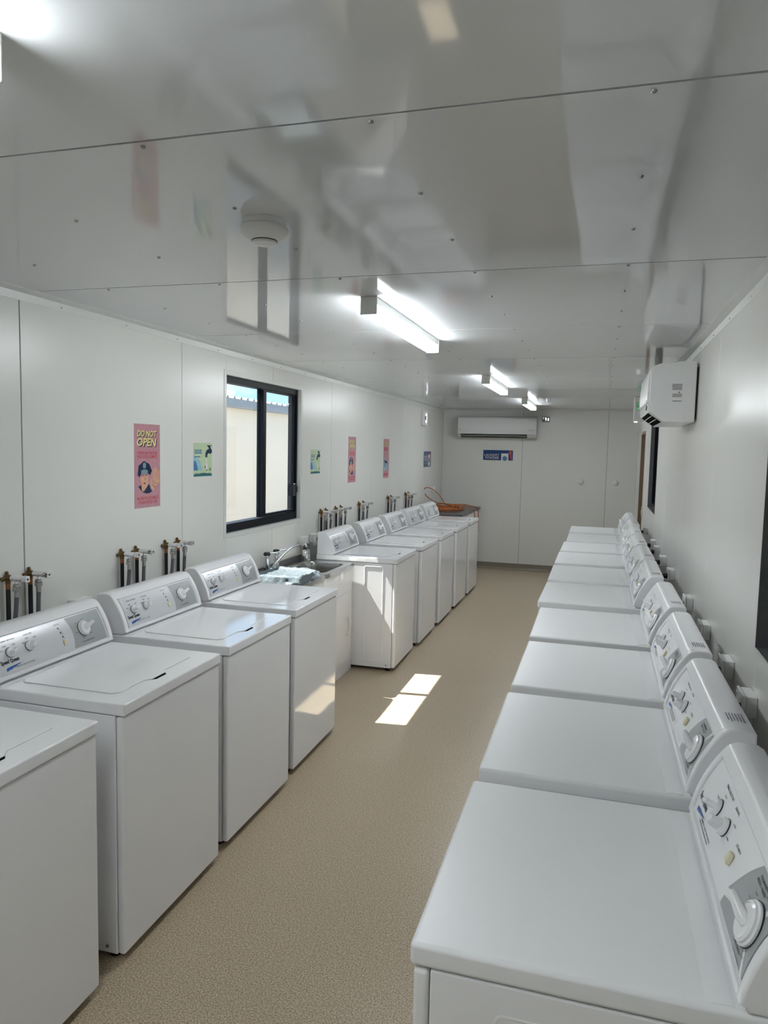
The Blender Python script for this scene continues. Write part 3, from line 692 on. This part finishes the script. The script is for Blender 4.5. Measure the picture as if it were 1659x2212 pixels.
MB().box(0, 0.012, -0.036, 0.036, -0.058, 0.058, bev=0.003).build('plate', mat('cream_plastic', (0.66, 0.62, 0.50), 0.35, var=(20, 0.02)), t); MB().box(0.012, 0.017, -0.009, 0.009, -0.016, 0.016, bev=0.002).build('rocker', PLASTIC, t)

# ------------------------------------------------------------------ laundry tubs
TZ = 0.862
def rr_ring(x0, x1, y0, y1, r, z, n=64):
    cx_, cy_ = (x0+x1)/2, (y0+y1)/2; hx, hy = (x1-x0)/2, (y1-y0)/2; pts = []
    for k in range(n):
        a = 2*math.pi*(k+0.5)/n; dx_, dy_ = math.cos(a)*hx, math.sin(a)*hy
        # ray to rounded rectangle by bisection
        lo, hi = 0.3, 1.6
        for _ in range(30):
            s = (lo+hi)/2; px, py = abs(dx_*s), abs(dy_*s); qx, qy = px-(hx-r), py-(hy-r)
            d = math.hypot(max(qx, 0), max(qy, 0))+min(max(qx, qy), 0)-r
            if d > 0: hi = s
            else: lo = s
        pts.append((cx_+dx_*lo, cy_+dy_*lo, z))
    return pts
def make_tub(y0, y1, lab):
    t = thing('laundry_tub', lab, 'sink', (0, 0, 0), group='laundry tubs below the window')
    xf_ = 0.458
    zt = TZ-0.030
    MB().box(xf_-0.012, xf_, y0+0.004, y1-0.004, 0.0, zt, bev=0.0025).box(0.02, xf_-0.012, y0+0.004, y0+0.014, 0.0, zt).box(0.02, xf_-0.012, y1-0.014, y1-0.004, 0.0, zt)\
        .box(0.02, 0.030, y0+0.014, y1-0.014, 0.0, zt).box(0.030, xf_-0.012, y0+0.014, y1-0.014, 0.06, 0.07).build('cabinet', ENAMEL, t)
    dr = MB().prism(rounded_rect(y0+0.05, y1-0.05, 0.10, 0.64, 0.015), xf_, xf_+0.006, 'x', bev=0.002).build('door', ENAMEL, t)
    MB().tube([(xf_+0.004, y1-0.14, 0.30), (xf_+0.018, y1-0.14, 0.32), (xf_+0.022, y1-0.14, 0.375), (xf_+0.018, y1-0.14, 0.43), (xf_+0.004, y1-0.14, 0.45)], 0.005, 10).build('door_handle', CHROME, dr)
    b = MB()
    outer = rr_ring(0.018, 0.476, y0, y1, 0.004, TZ)
    bx = (0.085, 0.425, y0+0.055, y1-0.055)
    rs = [rr_ring(0.018, 0.476, y0, y1, 0.004, TZ-0.030), outer, rr_ring(0.028, 0.466, y0+0.010, y1-0.010, 0.006, TZ-0.002), rr_ring(*bx, 0.09, TZ-0.004)]
    for dz, ins in ((0.010, 0.006), (0.05, 0.010), (0.20, 0.018), (0.235, 0.035), (0.245, 0.07)): rs.append(rr_ring(bx[0]+ins, bx[1]-ins, bx[2]+ins, bx[3]-ins, 0.085, TZ-0.004-dz))
    b.rings(rs, cap_end=True).build('sink_top', STEEL, t, angle=40)
    MB().lathe([(0.035, 0), (0.035, 0.004), (0.025, 0.005), (0.02, 0.002)], ((bx[0]+bx[1])/2, (bx[2]+bx[3])/2, TZ-0.249), (0, 0, 1), 20).build('drain', CHROME, t)
    MB().box(0.002, 0.019, y0, y1, TZ-0.03, TZ+0.034, bev=0.003).build('upstand', STEELD, t)
    return t
make_tub(4.225, 4.800, 'stainless laundry tub before the fourth washer, holding the bag-lined bin')
make_tub(4.805, 5.438, 'empty stainless laundry tub beside the fifth washer')
# mixer with two pillars and a long spout
t = thing('sink_mixer', 'chrome sink tap with two pillars and long swivel spout', 'tap', (0.0, 0, TZ-0.002))
for yy in (4.715, 4.875):
    pl = MB().lathe([(0.028, 0), (0.028, 0.006), (0.022, 0.012), (0.0215, 0.100), (0.0225, 0.118), (0.018, 0.126)], (0.055, yy, 0), seg=24).build('pillar', CHROME, t)
    MB().lathe([(0.010, 0.120), (0.024, 0.128), (0.026, 0.140), (0.020, 0.150), (0.010, 0.152)], (0.055, yy, 0), seg=24).build('handle_ring', BLACK, pl)
    MB().tube([(0.06, yy, 0.140), (0.10, yy+0.03, 0.146), (0.135, yy+0.05, 0.152)], [0.006, 0.005, 0.004], 10).build('lever', CHROME, pl)
MB().tube([(0.055, 4.795, 0.0), (0.055, 4.795, 0.030)], 0.016, 14).tube([(0.055, 4.715, 0.02), (0.055, 4.875, 0.02)], 0.012, 12).build('bridge', CHROME, t)
sp_ = []
for k in range(15):
    a = k/14; sp_.append((0.06+0.16*a, 4.80+0.20*a, 0.03+0.155*math.sin(a*math.pi*0.56)))
sp_ += [(0.228, 5.008, 0.178), (0.233, 5.014, 0.165)]
MB().tube(sp_, 0.0095, 14).build('spout', CHROME, t)
t = thing('arched_tap', 'dark topped arched tap at the back of the empty tub', 'tap', (0.0, 0, TZ-0.002))
ar = [(0.080, 5.415, 0.0), (0.080, 5.415, 0.040)]+[(0.080+0.035*k/12, 5.350+0.065*math.cos(math.pi*k/12), 0.055+0.062*math.sin(math.pi*k/12)) for k in range(13)]+[(0.116, 5.284, 0.035), (0.116, 5.284, 0.014)]
MB().tube(ar, [0.022]*2+[0.0215]*13+[0.0205, 0.0195], 18).build('spout', CHROME, t)
MB().tube([(x, y-0.001, z+0.005) for x, y, z in ar[4:13]], [0.0195]+[0.0205]*7+[0.0195], 18).build('dark_sleeve', BLACK, t)
MB().lathe([(0.032, 0), (0.032, 0.006), (0.024, 0.014)], (0.080, 5.400, 0), seg=24).build('base_flange', CHROME, t)
# bin with clear bag
t = thing('waste_bin', 'dark grey bin tray wrapped in clear plastic bag, lying in the tub', 'bin', (0.29, 4.520, TZ-0.004))
b = MB(); rs = []
for z, g_ in ((-0.10, -0.03), (0.040, 0.0), (0.046, 0.006), (0.052, 0.004), (0.046, -0.004), (-0.09, -0.034)): rs.append(rr_ring(-0.155-g_, 0.155+g_, -0.175-g_, 0.175+g_, 0.03, z))
b.rings(rs).build('tray', TRAYM, t)
b = MB(); rs = []
for j, (z, g_) in enumerate(((0.004, 0.030), (0.016, 0.026), (0.034, 0.016), (0.052, 0.010), (0.060, 0.002), (0.056, -0.010), (0.044, -0.03), (0.050, -0.07), (0.036, -0.11), (0.044, -0.14))):
    ring = []
    for k, p in enumerate(rr_ring(-0.155-g_, 0.155+g_, -0.175-g_, 0.175+g_, 0.035 if g_ > -0.1 else 0.01, z, 96)):
        q = Vector(p); n_ = noise.noise(q*22+Vector((3, 1, j*0.3))); n2_ = noise.noise(q*55+Vector((9, 5, j*0.6)))
        amp = 0.014 if j < 3 else 0.010
        ring.append((q.x*(1+0.10*n_*(j < 4)), q.y*(1+0.08*n_*(j < 4)), max(0.002 if j < 2 else -1, q.z+amp*n_+0.005*n2_)))
    rs.append(ring)
b.rings(rs).build('plastic_bag', FILM, t, angle=60)

# ------------------------------------------------------------------ bench with orange cord at the far end
BZ = 0.925
t = thing('bench', 'white bench with dark grey top in the far left corner', 'bench', (0, 0, 0))
MB().box(0.03, 0.585, 9.46, 10.88, 0.0, BZ-0.03, bev=0.004).build('cabinet', ENAMEL, t)
for a in (9.48, 9.95, 10.42): MB().box(0.585, 0.595, a, a+0.44, 0.10, BZ-0.05, bev=0.003).build('door', ENAMEL, t)
MB().box(0.004, 0.612, 9.42, 10.925, BZ-0.03, BZ, bev=0.004).build('bench_top', STEELD, t)
path = []
TURN = 9
for k in range(TURN*26):
    a = 2*math.pi*k/26; tr_ = k/26
    rx = 0.185+0.045*math.sin(tr_*2.3)+0.03*math.sin(tr_*5.1); ry = 0.26+0.07*math.cos(tr_*1.7)+0.03*math.sin(tr_*4.3)
    path.append((0.29+0.04*math.sin(tr_*3.1)+rx*math.cos(a), 9.98+0.06*math.cos(tr_*2.2)+ry*math.sin(a), BZ+0.008+0.0068*tr_*(1.0+0.30*math.sin(a*2.0+tr_))))
# a tall loop springing up at the wall end, then a tail hanging over the front
lp = [(0.40, 9.75, BZ+0.085)]
for k in range(1, 16):
    a = math.pi*2*k/16; lp.append((0.25-0.20*math.sin(a*0.5)+0.10*math.sin(a), 9.88+0.10*math.cos(a), BZ+0.09+0.115*(1-math.cos(a))))
lp += [(0.36, 10.00, BZ+0.085), (0.48, 10.25, BZ+0.075), (0.575, 10.46, BZ+0.035), (0.632, 10.54, BZ+0.010), (0.640, 10.56, BZ-0.08), (0.638, 10.58, BZ-0.22), (0.636, 10.60, BZ-0.34)]
path += lp
co = MB().tube(path, 0.0062, 8).build('extension_cord', ORANGE); tag(co, 'tangled orange extension cord coiled on the far bench', 'cord')
tail = MB().tube([(0.50, 10.10, BZ+0.035), (0.58, 10.16, BZ+0.02), (0.630, 10.20, BZ+0.008), (0.640, 10.21, BZ-0.06), (0.637, 10.22, BZ-0.25), (0.630, 10.20, BZ-0.40)], 0.0062, 8).build('cord_tail', ORANGE, co)

# ------------------------------------------------------------------ air conditioners
def make_ac(lab, ln, D, z0, z1, name='air_conditioner', flap=1.0):
    """local: wall at y=0, room towards -y, x 0..ln"""
    t = thing(name, lab, 'air conditioner'); h = z1-z0
    k0 = -0.012
    pr = [(k0, z0), (k0, z1-0.02), (k0-0.008, z1), (-0.40*D, z1-0.004*h), (-0.75*D, z1-0.035*h), (-0.90*D, z1-0.075*h), (-0.945*D, z1-0.12*h), (-0.955*D, z1-0.18*h), (-0.955*D, z0+0.175*h), (-0.64*D, z0)]
    MB().prism(pr, 0, ln, 'x', bev=0.005, seg=2).build('casing', ACM, t)
    MB().box(0.04, ln-0.04, k0, 0, z0+0.02, z1-0.03).build('wall_bracket', BLACK, t)
    fp = [(-0.945*D, z1-0.125*h), (-0.975*D, z1-0.15*h), (-0.995*D, z1-0.35*h), (-1.0*D, z1-0.60*h), (-0.995*D, z0+0.33*h), (-0.985*D, z0+0.31*h), (-0.945*D, z0+0.31*h)]
    MB().prism(fp, 0.004, ln-0.004, 'x', bev=0.002, seg=1).build('front_panel', ACM, t)
    MB().prism([(-0.945*D, z0+0.30*h), (-0.985*D, z0+0.30*h), (-0.965*D, z0+0.185*h), (-0.945*D, z0+0.185*h)], 0.004, ln-0.004, 'x', bev=0.001, seg=1).build('lower_fascia', ACM, t)
    # outlet
    A, B = Vector((-0.945*D, z0+0.165*h)), Vector((-0.66*D, z0+0.006*h)); dv = (B-A); nv = Vector((dv.y, -dv.x)).normalized()
    if nv.y > 0: nv = -nv
    def strip(a, c, o0, o1, n, m, x0=0.045, x1=None):
        x1 = x1 or ln-0.135
        p = [A+dv*a+nv*o0, A+dv*c+nv*o0, A+dv*c+nv*o1, A+dv*a+nv*o1]
        return MB().prism([tuple(q) for q in p], x0, x1, 'x').build(n, m, t, smooth=False)
    strip(0.02, 0.98, -0.010, 0.0012, 'air_outlet', DARKV)
    for f0, f1, e in ((0.30, 0.42, 0.020), (0.64, 0.78, 0.012)):
        a, c = A+dv*f0+nv*0.0015, A+dv*(f0-0.06*flap)+nv*e*flap
        q = Vector((a.y-c.y, c.x-a.x)).normalized()*0.0022
        MB().prism([tuple(a-q), tuple(c-q), tuple(c+q), tuple(a+q)], 0.047, ln-0.137, 'x').build('louvre', ACM, t, smooth=False)
    b = MB(); bars(b, ln-0.12, ln-0.03, z0+0.345*h, z0+0.372*h, lambda u, v: (u, -0.9965*D-0.0006, v), 1, 4); bars(b, 0.03, 0.06, z0+0.345*h, z0+0.372*h, lambda u, v: (u, -0.9965*D-0.0006, v), 1, 9)
    b.build('front_marking', INKG, t)
    return t
a1 = make_ac('white split air conditioner on the far wall above the blue sign', 1.150, 0.20, 1.958, 2.274, flap=0.35); a1.location = (0.262, L, 0)
a2 = make_ac('white split air conditioner seen from its end on the right wall', 0.840, 0.266, 1.948, 2.286); a2.location = (W, 4.41+0.84, 0); a2.rotation_euler = (0, 0, R(-90))
b = MB(); fnl = lambda u, v: (0.8404, -u, v)
bars(b, 0.085, 0.140, 2.125, 2.160, fnl, 5, 11); bars(b, 0.085, 0.140, 2.085, 2.105, fnl, 3, 12); bars(b, 0.085, 0.135, 2.060, 2.068, fnl, 1, 13)
poly_map(b, [(0.093, 2.108), (0.105, 2.108), (0.099, 2.119)], fnl); b.build('rating_label', INKG, a2)
b = MB(); o_, i_ = rounded_rect(0.014, 0.072, 1.953, 2.015, 0.014), rounded_rect(0.016, 0.070, 1.955, 2.013, 0.012)
b.rings([[(0.8400, -p[0], p[1]) for p in o_], [(0.8410, -p[0]*1.0, p[1]) for p in rounded_rect(0.015, 0.071, 1.954, 2.014, 0.013)], [(0.8400, -p[0], p[1]) for p in i_]], cap_end=False).build('pipe_cover', ACM, a2)
b = MB(); b.tube([(0.70+0.10*k/8, -0.2605-0.0004*k, 2.018+0.022*math.sin(math.pi*0.5*k/8)) for k in range(9)], [0.001]+[0.0035]*7+[0.001], 6); b.build('display_slot', BLACK, a2)

# ------------------------------------------------------------------ emergency fittings
t = thing('emergency_light', 'white emergency light with glowing oval lens, high on the left wall', 'emergency light', (0, 9.635, 2.182))
MB().box(0, 0.035, -0.13, 0.13, -0.098, 0.098, bev=0.006).build('housing', PLASTIC, t)
ov = [(0.062*math.cos(R(k*10)), 0.072*math.sin(R(k*10))) for k in range(36)]
MB().prism([(p[0]*1.12, p[1]*1.08) for p in ov], 0.034, 0.038, 'x', bev=0.001).build('bezel', ink('lilac_grey', (0.30, 0.28, 0.36)), t)
MB().prism([(-0.05, 0.030), (0.05, 0.030), (0.03, 0.060), (0.0, 0.071), (-0.03, 0.060)], 0.038, 0.041, 'x').build('upper_lens', LENSM, t)
MB().prism([(-0.05, -0.026), (0.05, -0.026), (0.03, -0.056), (0.0, -0.071), (-0.03, -0.056)], 0.038, 0.041, 'x').build('lower_lens', LENSM, t)
MB().prism([(0.022, -0.020), (0.050, -0.020), (0.050, 0.024), (0.022, 0.024)], 0.038, 0.041, 'x').build('side_lens', LENSM, t)
t = thing('sensor_light', 'small twin-lens sensor light on the far wall beside the air conditioner', 'sensor', (1.525, L, 2.235))
MB().box(-0.056, 0.056, -0.030, 0, -0.036, 0.036, bev=0.005).build('housing', GREYF, t)
MB().prism([(-0.014, 0.026), (0.010, 0.026), (0.006, -0.016), (-0.002, -0.016)], -0.034, -0.029, 'y').build('lens', LENSM, t)
MB().prism([(-0.044, 0.027), (-0.030, 0.027), (-0.036, 0.010)], -0.034, -0.029, 'y').build('mirror', CHROME, t); MB().prism([(0.030, 0.016), (0.042, 0.016), (0.042, -0.016), (0.030, -0.016)], -0.034, -0.029, 'y').build('mirror', CHROME, t)
t = thing('exit_sign', 'exit sign box with green light hanging beside the right air conditioner', 'exit sign', (W, 8.36, H))
MB().box(-0.178, 0.0, 0.0, 0.055, -0.262, -0.002, bev=0.005).build('housing', PLASTIC, t)
for x in (-0.162, -0.142): MB().lathe([(0.008, 0), (0.009, -0.008), (0.005, -0.014), (0.001, -0.015)], (x, 0.02, -0.262), (0, 0, 1), 12).build('lamp', LENSM, t)
MB().box(-0.152, -0.02, -0.003, 0.001, -0.150, -0.060, bev=0.001).build('green_panel', ink('pale_sign_face', (0.36, 0.44, 0.37)), t)
MB().lathe([(0.010, 0), (0.010, 0.004)], (-0.135, -0.003, -0.125), (0, -1, 0), 16).build('indicator', GREENL, t); MB().lathe([(0.008, 0), (0.008, 0.003)], (-0.135, -0.003, -0.075), (0, -1, 0), 16).build('indicator', GREENL, t)

# ------------------------------------------------------------------ posters (flat prints)
def poster(name, lab, group, w, h, m):
    t = thing(name, lab, 'poster', group=group)
    MB().box(0, 0.0012, -w/2, w/2, -h/2, h/2).build('sheet', m, t, smooth=False); return t
PINK = ink('poster_pink', (0.50, 0.255, 0.295), 0.18); REDI = ink('poster_red', (0.50, 0.06, 0.085), 0.2); YEL = ink('poster_yellow', (0.80, 0.72, 0.30), 0.2)
NAVY = ink('poster_navy', (0.015, 0.03, 0.075), 0.2); SKIN = ink('poster_skin', (0.66, 0.37, 0.24), 0.2); BGREY = ink('poster_bluegrey', (0.20, 0.29, 0.34), 0.2); WHI = ink('poster_white', (0.75, 0.75, 0.73), 0.2)
LGREEN = ink('poster_pale_green', (0.50, 0.62, 0.40), 0.18); TEAL = ink('poster_teal', (0.03, 0.17, 0.19), 0.2); BLUEP = ink('poster_blue', (0.06, 0.20, 0.42), 0.2); LBLUE = ink('poster_light_blue', (0.32, 0.52, 0.62), 0.2)
ROYAL = ink('poster_royal', (0.012, 0.045, 0.17), 0.2); GOLD = ink('poster_gold', (0.50, 0.40, 0.12), 0.2)
def FW(w, h, lay):
    """poster picture coordinates (0..1 right, 0..1 down) on the left wall"""
    return lambda u, v: (0.0012+0.0003*lay, (u-0.5)*w, (0.5-v)*h)
def PP(mb, pts, fn): poly_map(mb, pts, fn)
def px(pts): return [((x-105)/585.0, (y-165)/1900.0) for x, y in pts]
def txt(name, m, par, w, h, lay, items):
    b = MB(); f = FW(w, h, lay)
    for body, u0, u1, v0, v1, kw in items: put_text(b, body, u0, u1, v1, v0, f, **kw)
    return b.build(name, m, par, smooth=False)
def pink_poster(lab):
    w, h = 0.229, 0.440; t = poster('warning_poster', lab, 'pink do-not-open posters', w, h, PINK)
    kw = dict(bold=0.022, shear=0.18)
    txt('headline_shadow', INK, t, w, h, 1, [('DO NOT', 0.125, 0.885, 0.083, 0.160, dict(bold=0.05, shear=0.18)), ('OPEN', 0.115, 0.885, 0.172, 0.275, dict(bold=0.05, shear=0.18))])
    txt('headline', YEL, t, w, h, 2, [('DO NOT', 0.105, 0.860, 0.076, 0.150, kw), ('OPEN', 0.090, 0.850, 0.165, 0.263, kw)])
    kr = dict(bold=0.02)
    for it in [('WASHING MACHINE DOOR', 0.11, 0.88, 0.325, 0.362, kr), ('UNTIL CYCLE IS COMPLETE', 0.11, 0.88, 0.370, 0.408, kr), ('MACHINE WILL BE DAMAGED', 0.10, 0.93, 0.865, 0.905, kr), ('IF DOOR IS FORCED OPEN', 0.15, 0.87, 0.915, 0.955, kr)]: txt('small_lettering', REDI, t, w, h, 1, [it])
    f1, f2_, f3_ = FW(w, h, 1), FW(w, h, 2), FW(w, h, 3)
    b = MB(); PP(b, px([(185, 1575), (245, 1545), (270, 1600), (330, 1640), (400, 1535), (440, 1550), (465, 1640), (500, 1700), (440, 1740), (370, 1745), (300, 1715), (250, 1670)]), f1); b.build('collar', NAVY, t, smooth=False)
    b = MB(); PP(b, px([(235, 1330), (245, 1450), (265, 1520), (255, 1580), (265, 1680), (310, 1690), (345, 1640), (400, 1560), (408, 1480), (412, 1330)]), f2_); b.build('face', SKIN, t, smooth=False)
    b = MB(); PP(b, px([(310, 1000), (435, 1070), (465, 1150), (495, 1230), (450, 1330), (410, 1290), (240, 1300), (215, 1370), (170, 1310), (185, 1210), (190, 1110)]), f3_); b.build('cap', NAVY, t, smooth=False)
    b = MB(); PP(b, px([(295, 1040), (350, 1040), (360, 1100), (350, 1165), (295, 1165), (285, 1100)]), FW(w, h, 4)); PP(b, px([(245, 1220), (300, 1190), (370, 1195), (400, 1230), (395, 1290), (250, 1295)]), FW(w, h, 4)); b.build('badge_and_visor', BGREY, t, smooth=False)
    b = MB(); f4 = FW(w, h, 4)
    for q in ([(250, 1325), (315, 1315), (315, 1330), (250, 1340)], [(345, 1320), (395, 1305), (395, 1322), (345, 1335)], [(300, 1495), (345, 1490), (345, 1520), (300, 1525)], [(330, 1345), (335, 1345), (342, 1432), (315, 1440), (315, 1434), (334, 1428)]): PP(b, px(q), f4)
    b.build('face_lines', INK, t, smooth=False)
    b = MB()
    PP(b, px([(470, 1405), (485, 1400), (505, 1520), (520, 1530), (535, 1440), (620, 1450), (690, 1440), (660, 1500), (610, 1555), (570, 1600), (540, 1680), (505, 1660), (470, 1620), (460, 1480)]), f1)
    for x0_, x1_, ya_ in ((512, 542, 1180), (552, 582, 1150), (592, 622, 1170), (634, 660, 1220)): PP(b, px([(x0_, 1460), (x0_+2, ya_+14), (x0_+12, ya_), (x1_-8, ya_), (x1_, ya_+14), (x1_+2, 1460)]), f1)
    b.build('raised_hand', SKIN, t, smooth=False)
    b = MB()
    for q in ([(505, 1545), (530, 1555), (565, 1620), (560, 1640), (530, 1575), (503, 1560)], [(535, 1465), (560, 1450), (565, 1458), (540, 1475)], [(545, 1500), (600, 1530), (598, 1538), (540, 1510)]): PP(b, px(q), f2_)
    b.build('hand_lines', INK, t, smooth=False)
    return t
pink_poster('pink do-not-open poster with policeman, nearest the camera, left of the window').location = (0, 3.365, 1.645)
pink_poster('pink do-not-open poster with policeman, right of the window').location = (0, 6.706, 1.651)
# third pink poster: a raised gloved hand, print too small to read
w, h = 0.218, 0.435; t = poster('warning_poster', 'pink poster with pale blue raised hand, third along the left wall', 'pink do-not-open posters', w, h, PINK); t.location = (0, 7.888, 1.654)
b = MB(); bars(b, 0.12, 0.88, 0.195, 0.075, FW(w, h, 1), 2, 21, gap=0.15); b.build('headline', GOLD, t, smooth=False)
b = MB(); bars(b, 0.10, 0.90, 0.30, 0.215, FW(w, h, 1), 2, 22, gap=0.2); bars(b, 0.10, 0.90, 0.945, 0.87, FW(w, h, 1), 2, 23, gap=0.2); b.build('small_lettering', REDI, t, smooth=False)
b = MB(); PP(b, [(0.12, 0.80), (0.10, 0.62), (0.14, 0.55), (0.40, 0.54), (0.46, 0.62), (0.55, 0.68), (0.66, 0.60), (0.72, 0.66), (0.66, 0.72), (0.68, 0.80)], FW(w, h, 1))
for u0, u1, v0 in ((0.14, 0.25, 0.475), (0.33, 0.46, 0.465), (0.62, 0.82, 0.585)): PP(b, [(u0, 0.60), (u0+0.03, v0+0.015), ((u0+u1)/2, v0), (u1, v0+0.02), (u1-0.02, 0.63)], FW(w, h, 1))
b.build('raised_hand', LBLUE, t, smooth=False)
b = MB(); PP(b, [(0.20, 0.58), (0.30, 0.60), (0.30, 0.72), (0.24, 0.74), (0.17, 0.68)], FW(w, h, 2)); PP(b, [(0.40, 0.66), (0.46, 0.66), (0.50, 0.80), (0.44, 0.80)], FW(w, h, 2)); b.build('hand_shading', TEAL, t, smooth=False)
def water_poster(lab):
    w, h = 0.212, 0.201; t = poster('water_poster', lab, 'pale green water posters', w, h, LGREEN)
    f1, f2_, f3_ = FW(w, h, 1), FW(w, h, 2), FW(w, h, 3)
    b = MB(); PP(b, [(0.0, 0.36), (0.10, 0.40), (0.30, 0.52), (0.42, 0.66), (0.45, 0.82), (0.0, 0.82)], f1); b.build('water_body', LBLUE, t, smooth=False)
    b = MB(); PP(b, [(0.0, 0.55), (0.08, 0.52), (0.14, 0.60), (0.20, 0.72), (0.22, 0.82), (0.0, 0.82)], f2_); b.build('bottle', BLUEP, t, smooth=False)
    txt('lettering', BLUEP, t, w, h, 3, [('PLEASE HELP', 0.04, 0.44, 0.195, 0.27, dict(bold=0.02))])
    b = MB(); bars(b, 0.04, 0.44, 0.33, 0.28, f3_, 1, 31); bars(b, 0.04, 0.36, 0.44, 0.39, f3_, 1, 32); b.build('small_print', BLUEP, t, smooth=False)
    b = MB(); PP(b, [(0.62, 0.43), (0.63, 0.32), (0.68, 0.235), (0.76, 0.19), (0.82, 0.185), (0.82, 0.14), (0.86, 0.12), (0.86, 0.09), (0.73, 0.09), (0.73, 0.07), (1.0, 0.07), (1.0, 0.09), (0.90, 0.09), (0.90, 0.12), (0.94, 0.14), (0.94, 0.185), (1.0, 0.195), (1.0, 0.30), (0.94, 0.31), (0.90, 0.34), (0.85, 0.31), (0.78, 0.32), (0.74, 0.37), (0.74, 0.43)], f1); b.build('tap_drawing', NAVY, t, smooth=False)
    b = MB(); PP(b, [(0.675, 0.46), (0.70, 0.46), (0.72, 0.60), (0.76, 0.70), (0.74, 0.80), (0.68, 0.82), (0.62, 0.78), (0.61, 0.70), (0.65, 0.62)], f1); b.build('water_drop', WHI, t, smooth=False)
    b = MB(); PP(b, [(0.585, 0.72), (0.63, 0.66), (0.65, 0.74), (0.62, 0.79)], f2_); PP(b, [(0.66, 0.80), (0.72, 0.80), (0.72, 0.84), (0.66, 0.84)], f2_); PP(b, [(0.86, 0.76), (0.92, 0.76), (0.92, 0.84), (0.86, 0.84)], f2_); b.build('small_figures', INK, t, smooth=False)
    b = MB(); wv = [(0, 1), (0, 0.93)]
    for k in range(25): wv.append((k/24, 0.925+0.02*math.cos(k/24*4*2*math.pi)))
    PP(b, wv+[(1, 1)], f2_); b.build('wave', TEAL, t, smooth=False)
    return t
water_poster('pale green poster with black tap drawing, left of the window').location = (0, 3.930, 1.674)
water_poster('pale green poster with black tap drawing, right of the window').location = (0, 5.755, 1.642)
def powder_sign(lab):
    w, h = 0.440, 0.214; t = poster('powder_sign', lab, 'blue laundry powder signs', w, h, ROYAL)
    txt('lettering', WHI, t, w, h, 1, [('LAUNDRY', 0.04, 0.55, 0.26, 0.42, dict(shear=0.12))]); txt('lettering', WHI, t, w, h, 1, [('POWDER', 0.075, 0.53, 0.45, 0.62, dict(shear=0.12))])
    txt('yellow_lettering', GOLD, t, w, h, 1, [("DON'T LOSE IT", 0.13, 0.46, 0.68, 0.81, dict(bold=0.02))])
    f1, f2_ = FW(w, h, 1), FW(w, h, 2)
    b = MB(); PP(b, [(0.61, 0.22), (0.85, 0.22), (0.85, 0.94), (0.61, 0.94)], f1); b.build('machine_drawing', WHI, t, smooth=False)
    b = MB(); PP(b, [(0.73+0.085*math.cos(R(k*20)), 0.57+0.18*math.sin(R(k*20))) for k in range(18)], f2_); PP(b, [(0.66, 0.86), (0.80, 0.86), (0.80, 0.90), (0.66, 0.90)], f2_); b.build('drum_drawing', BGREY, t, smooth=False)
    b = MB(); PP(b, [(0.73+0.055*math.cos(R(k*20)), 0.56+0.115*math.sin(R(k*20))) for k in range(18)], FW(w, h, 3)); b.build('door_glass_drawing', BLUEP, t, smooth=False)
    b = MB(); PP(b, [(0.875, 0.03), (0.965, 0.03), (0.965, 0.60), (0.93, 0.72), (0.90, 0.40)], f1); b.build('red_shape', REDI, t, smooth=False)
    b = MB(); PP(b, [(0.875, 0.14), (0.90, 0.12), (0.935, 0.18), (0.89, 0.26)], f2_); b.build('gold_shape', GOLD, t, smooth=False)
    return t
powder_sign('blue laundry powder sign on the left wall above the far washers').location = (0, 9.94, 1.631)
o = powder_sign('blue laundry powder sign on the far wall, tilted slightly'); o.location = (0.846, L, 1.671); o.rotation_euler = (0, R(1.6), R(-90))

# ------------------------------------------------------------------ outside
g = struct(MB().box(-30, -0.10, -25, 40, -0.30, -0.18).build('ground_outside', CONC, smooth=False), 'pale concrete yard outside the window')
t = thing('neighbouring_building', 'cream building with grey gutter and pale roof, seen through the window', 'building', (-3.0, 0, -0.18))
MB().box(-6.0, 0.0, -12, 30, 0, 2.60).build('wall', CREAMW, t, smooth=False)
MB().prism([(0.0, 2.500), (0.11, 2.500), (0.125, 2.52), (0.125, 2.632), (0.112, 2.632), (0.108, 2.53), (0.0, 2.53)], -12.1, 30.1, 'y').build('gutter', GUTTER, t, smooth=False)
b = MB(); prof = []
y = -12.0
while y < 30: prof += [(y, 0), (y+0.13, 0), (y+0.150, 0.032), (y+0.185, 0.032), (y+0.205, 0)]; y += 0.21
n = len(prof); A = [(0.10, p[0], 2.632+p[1]) for p in prof]; Bv = [(-6.2, p[0], 2.632+p[1]+0.42) for p in prof]
b.raw(A+Bv, [(i, i+1, n+i+1, n+i) for i in range(n-1)]); b.build('roof', ROOFM, t, smooth=False)
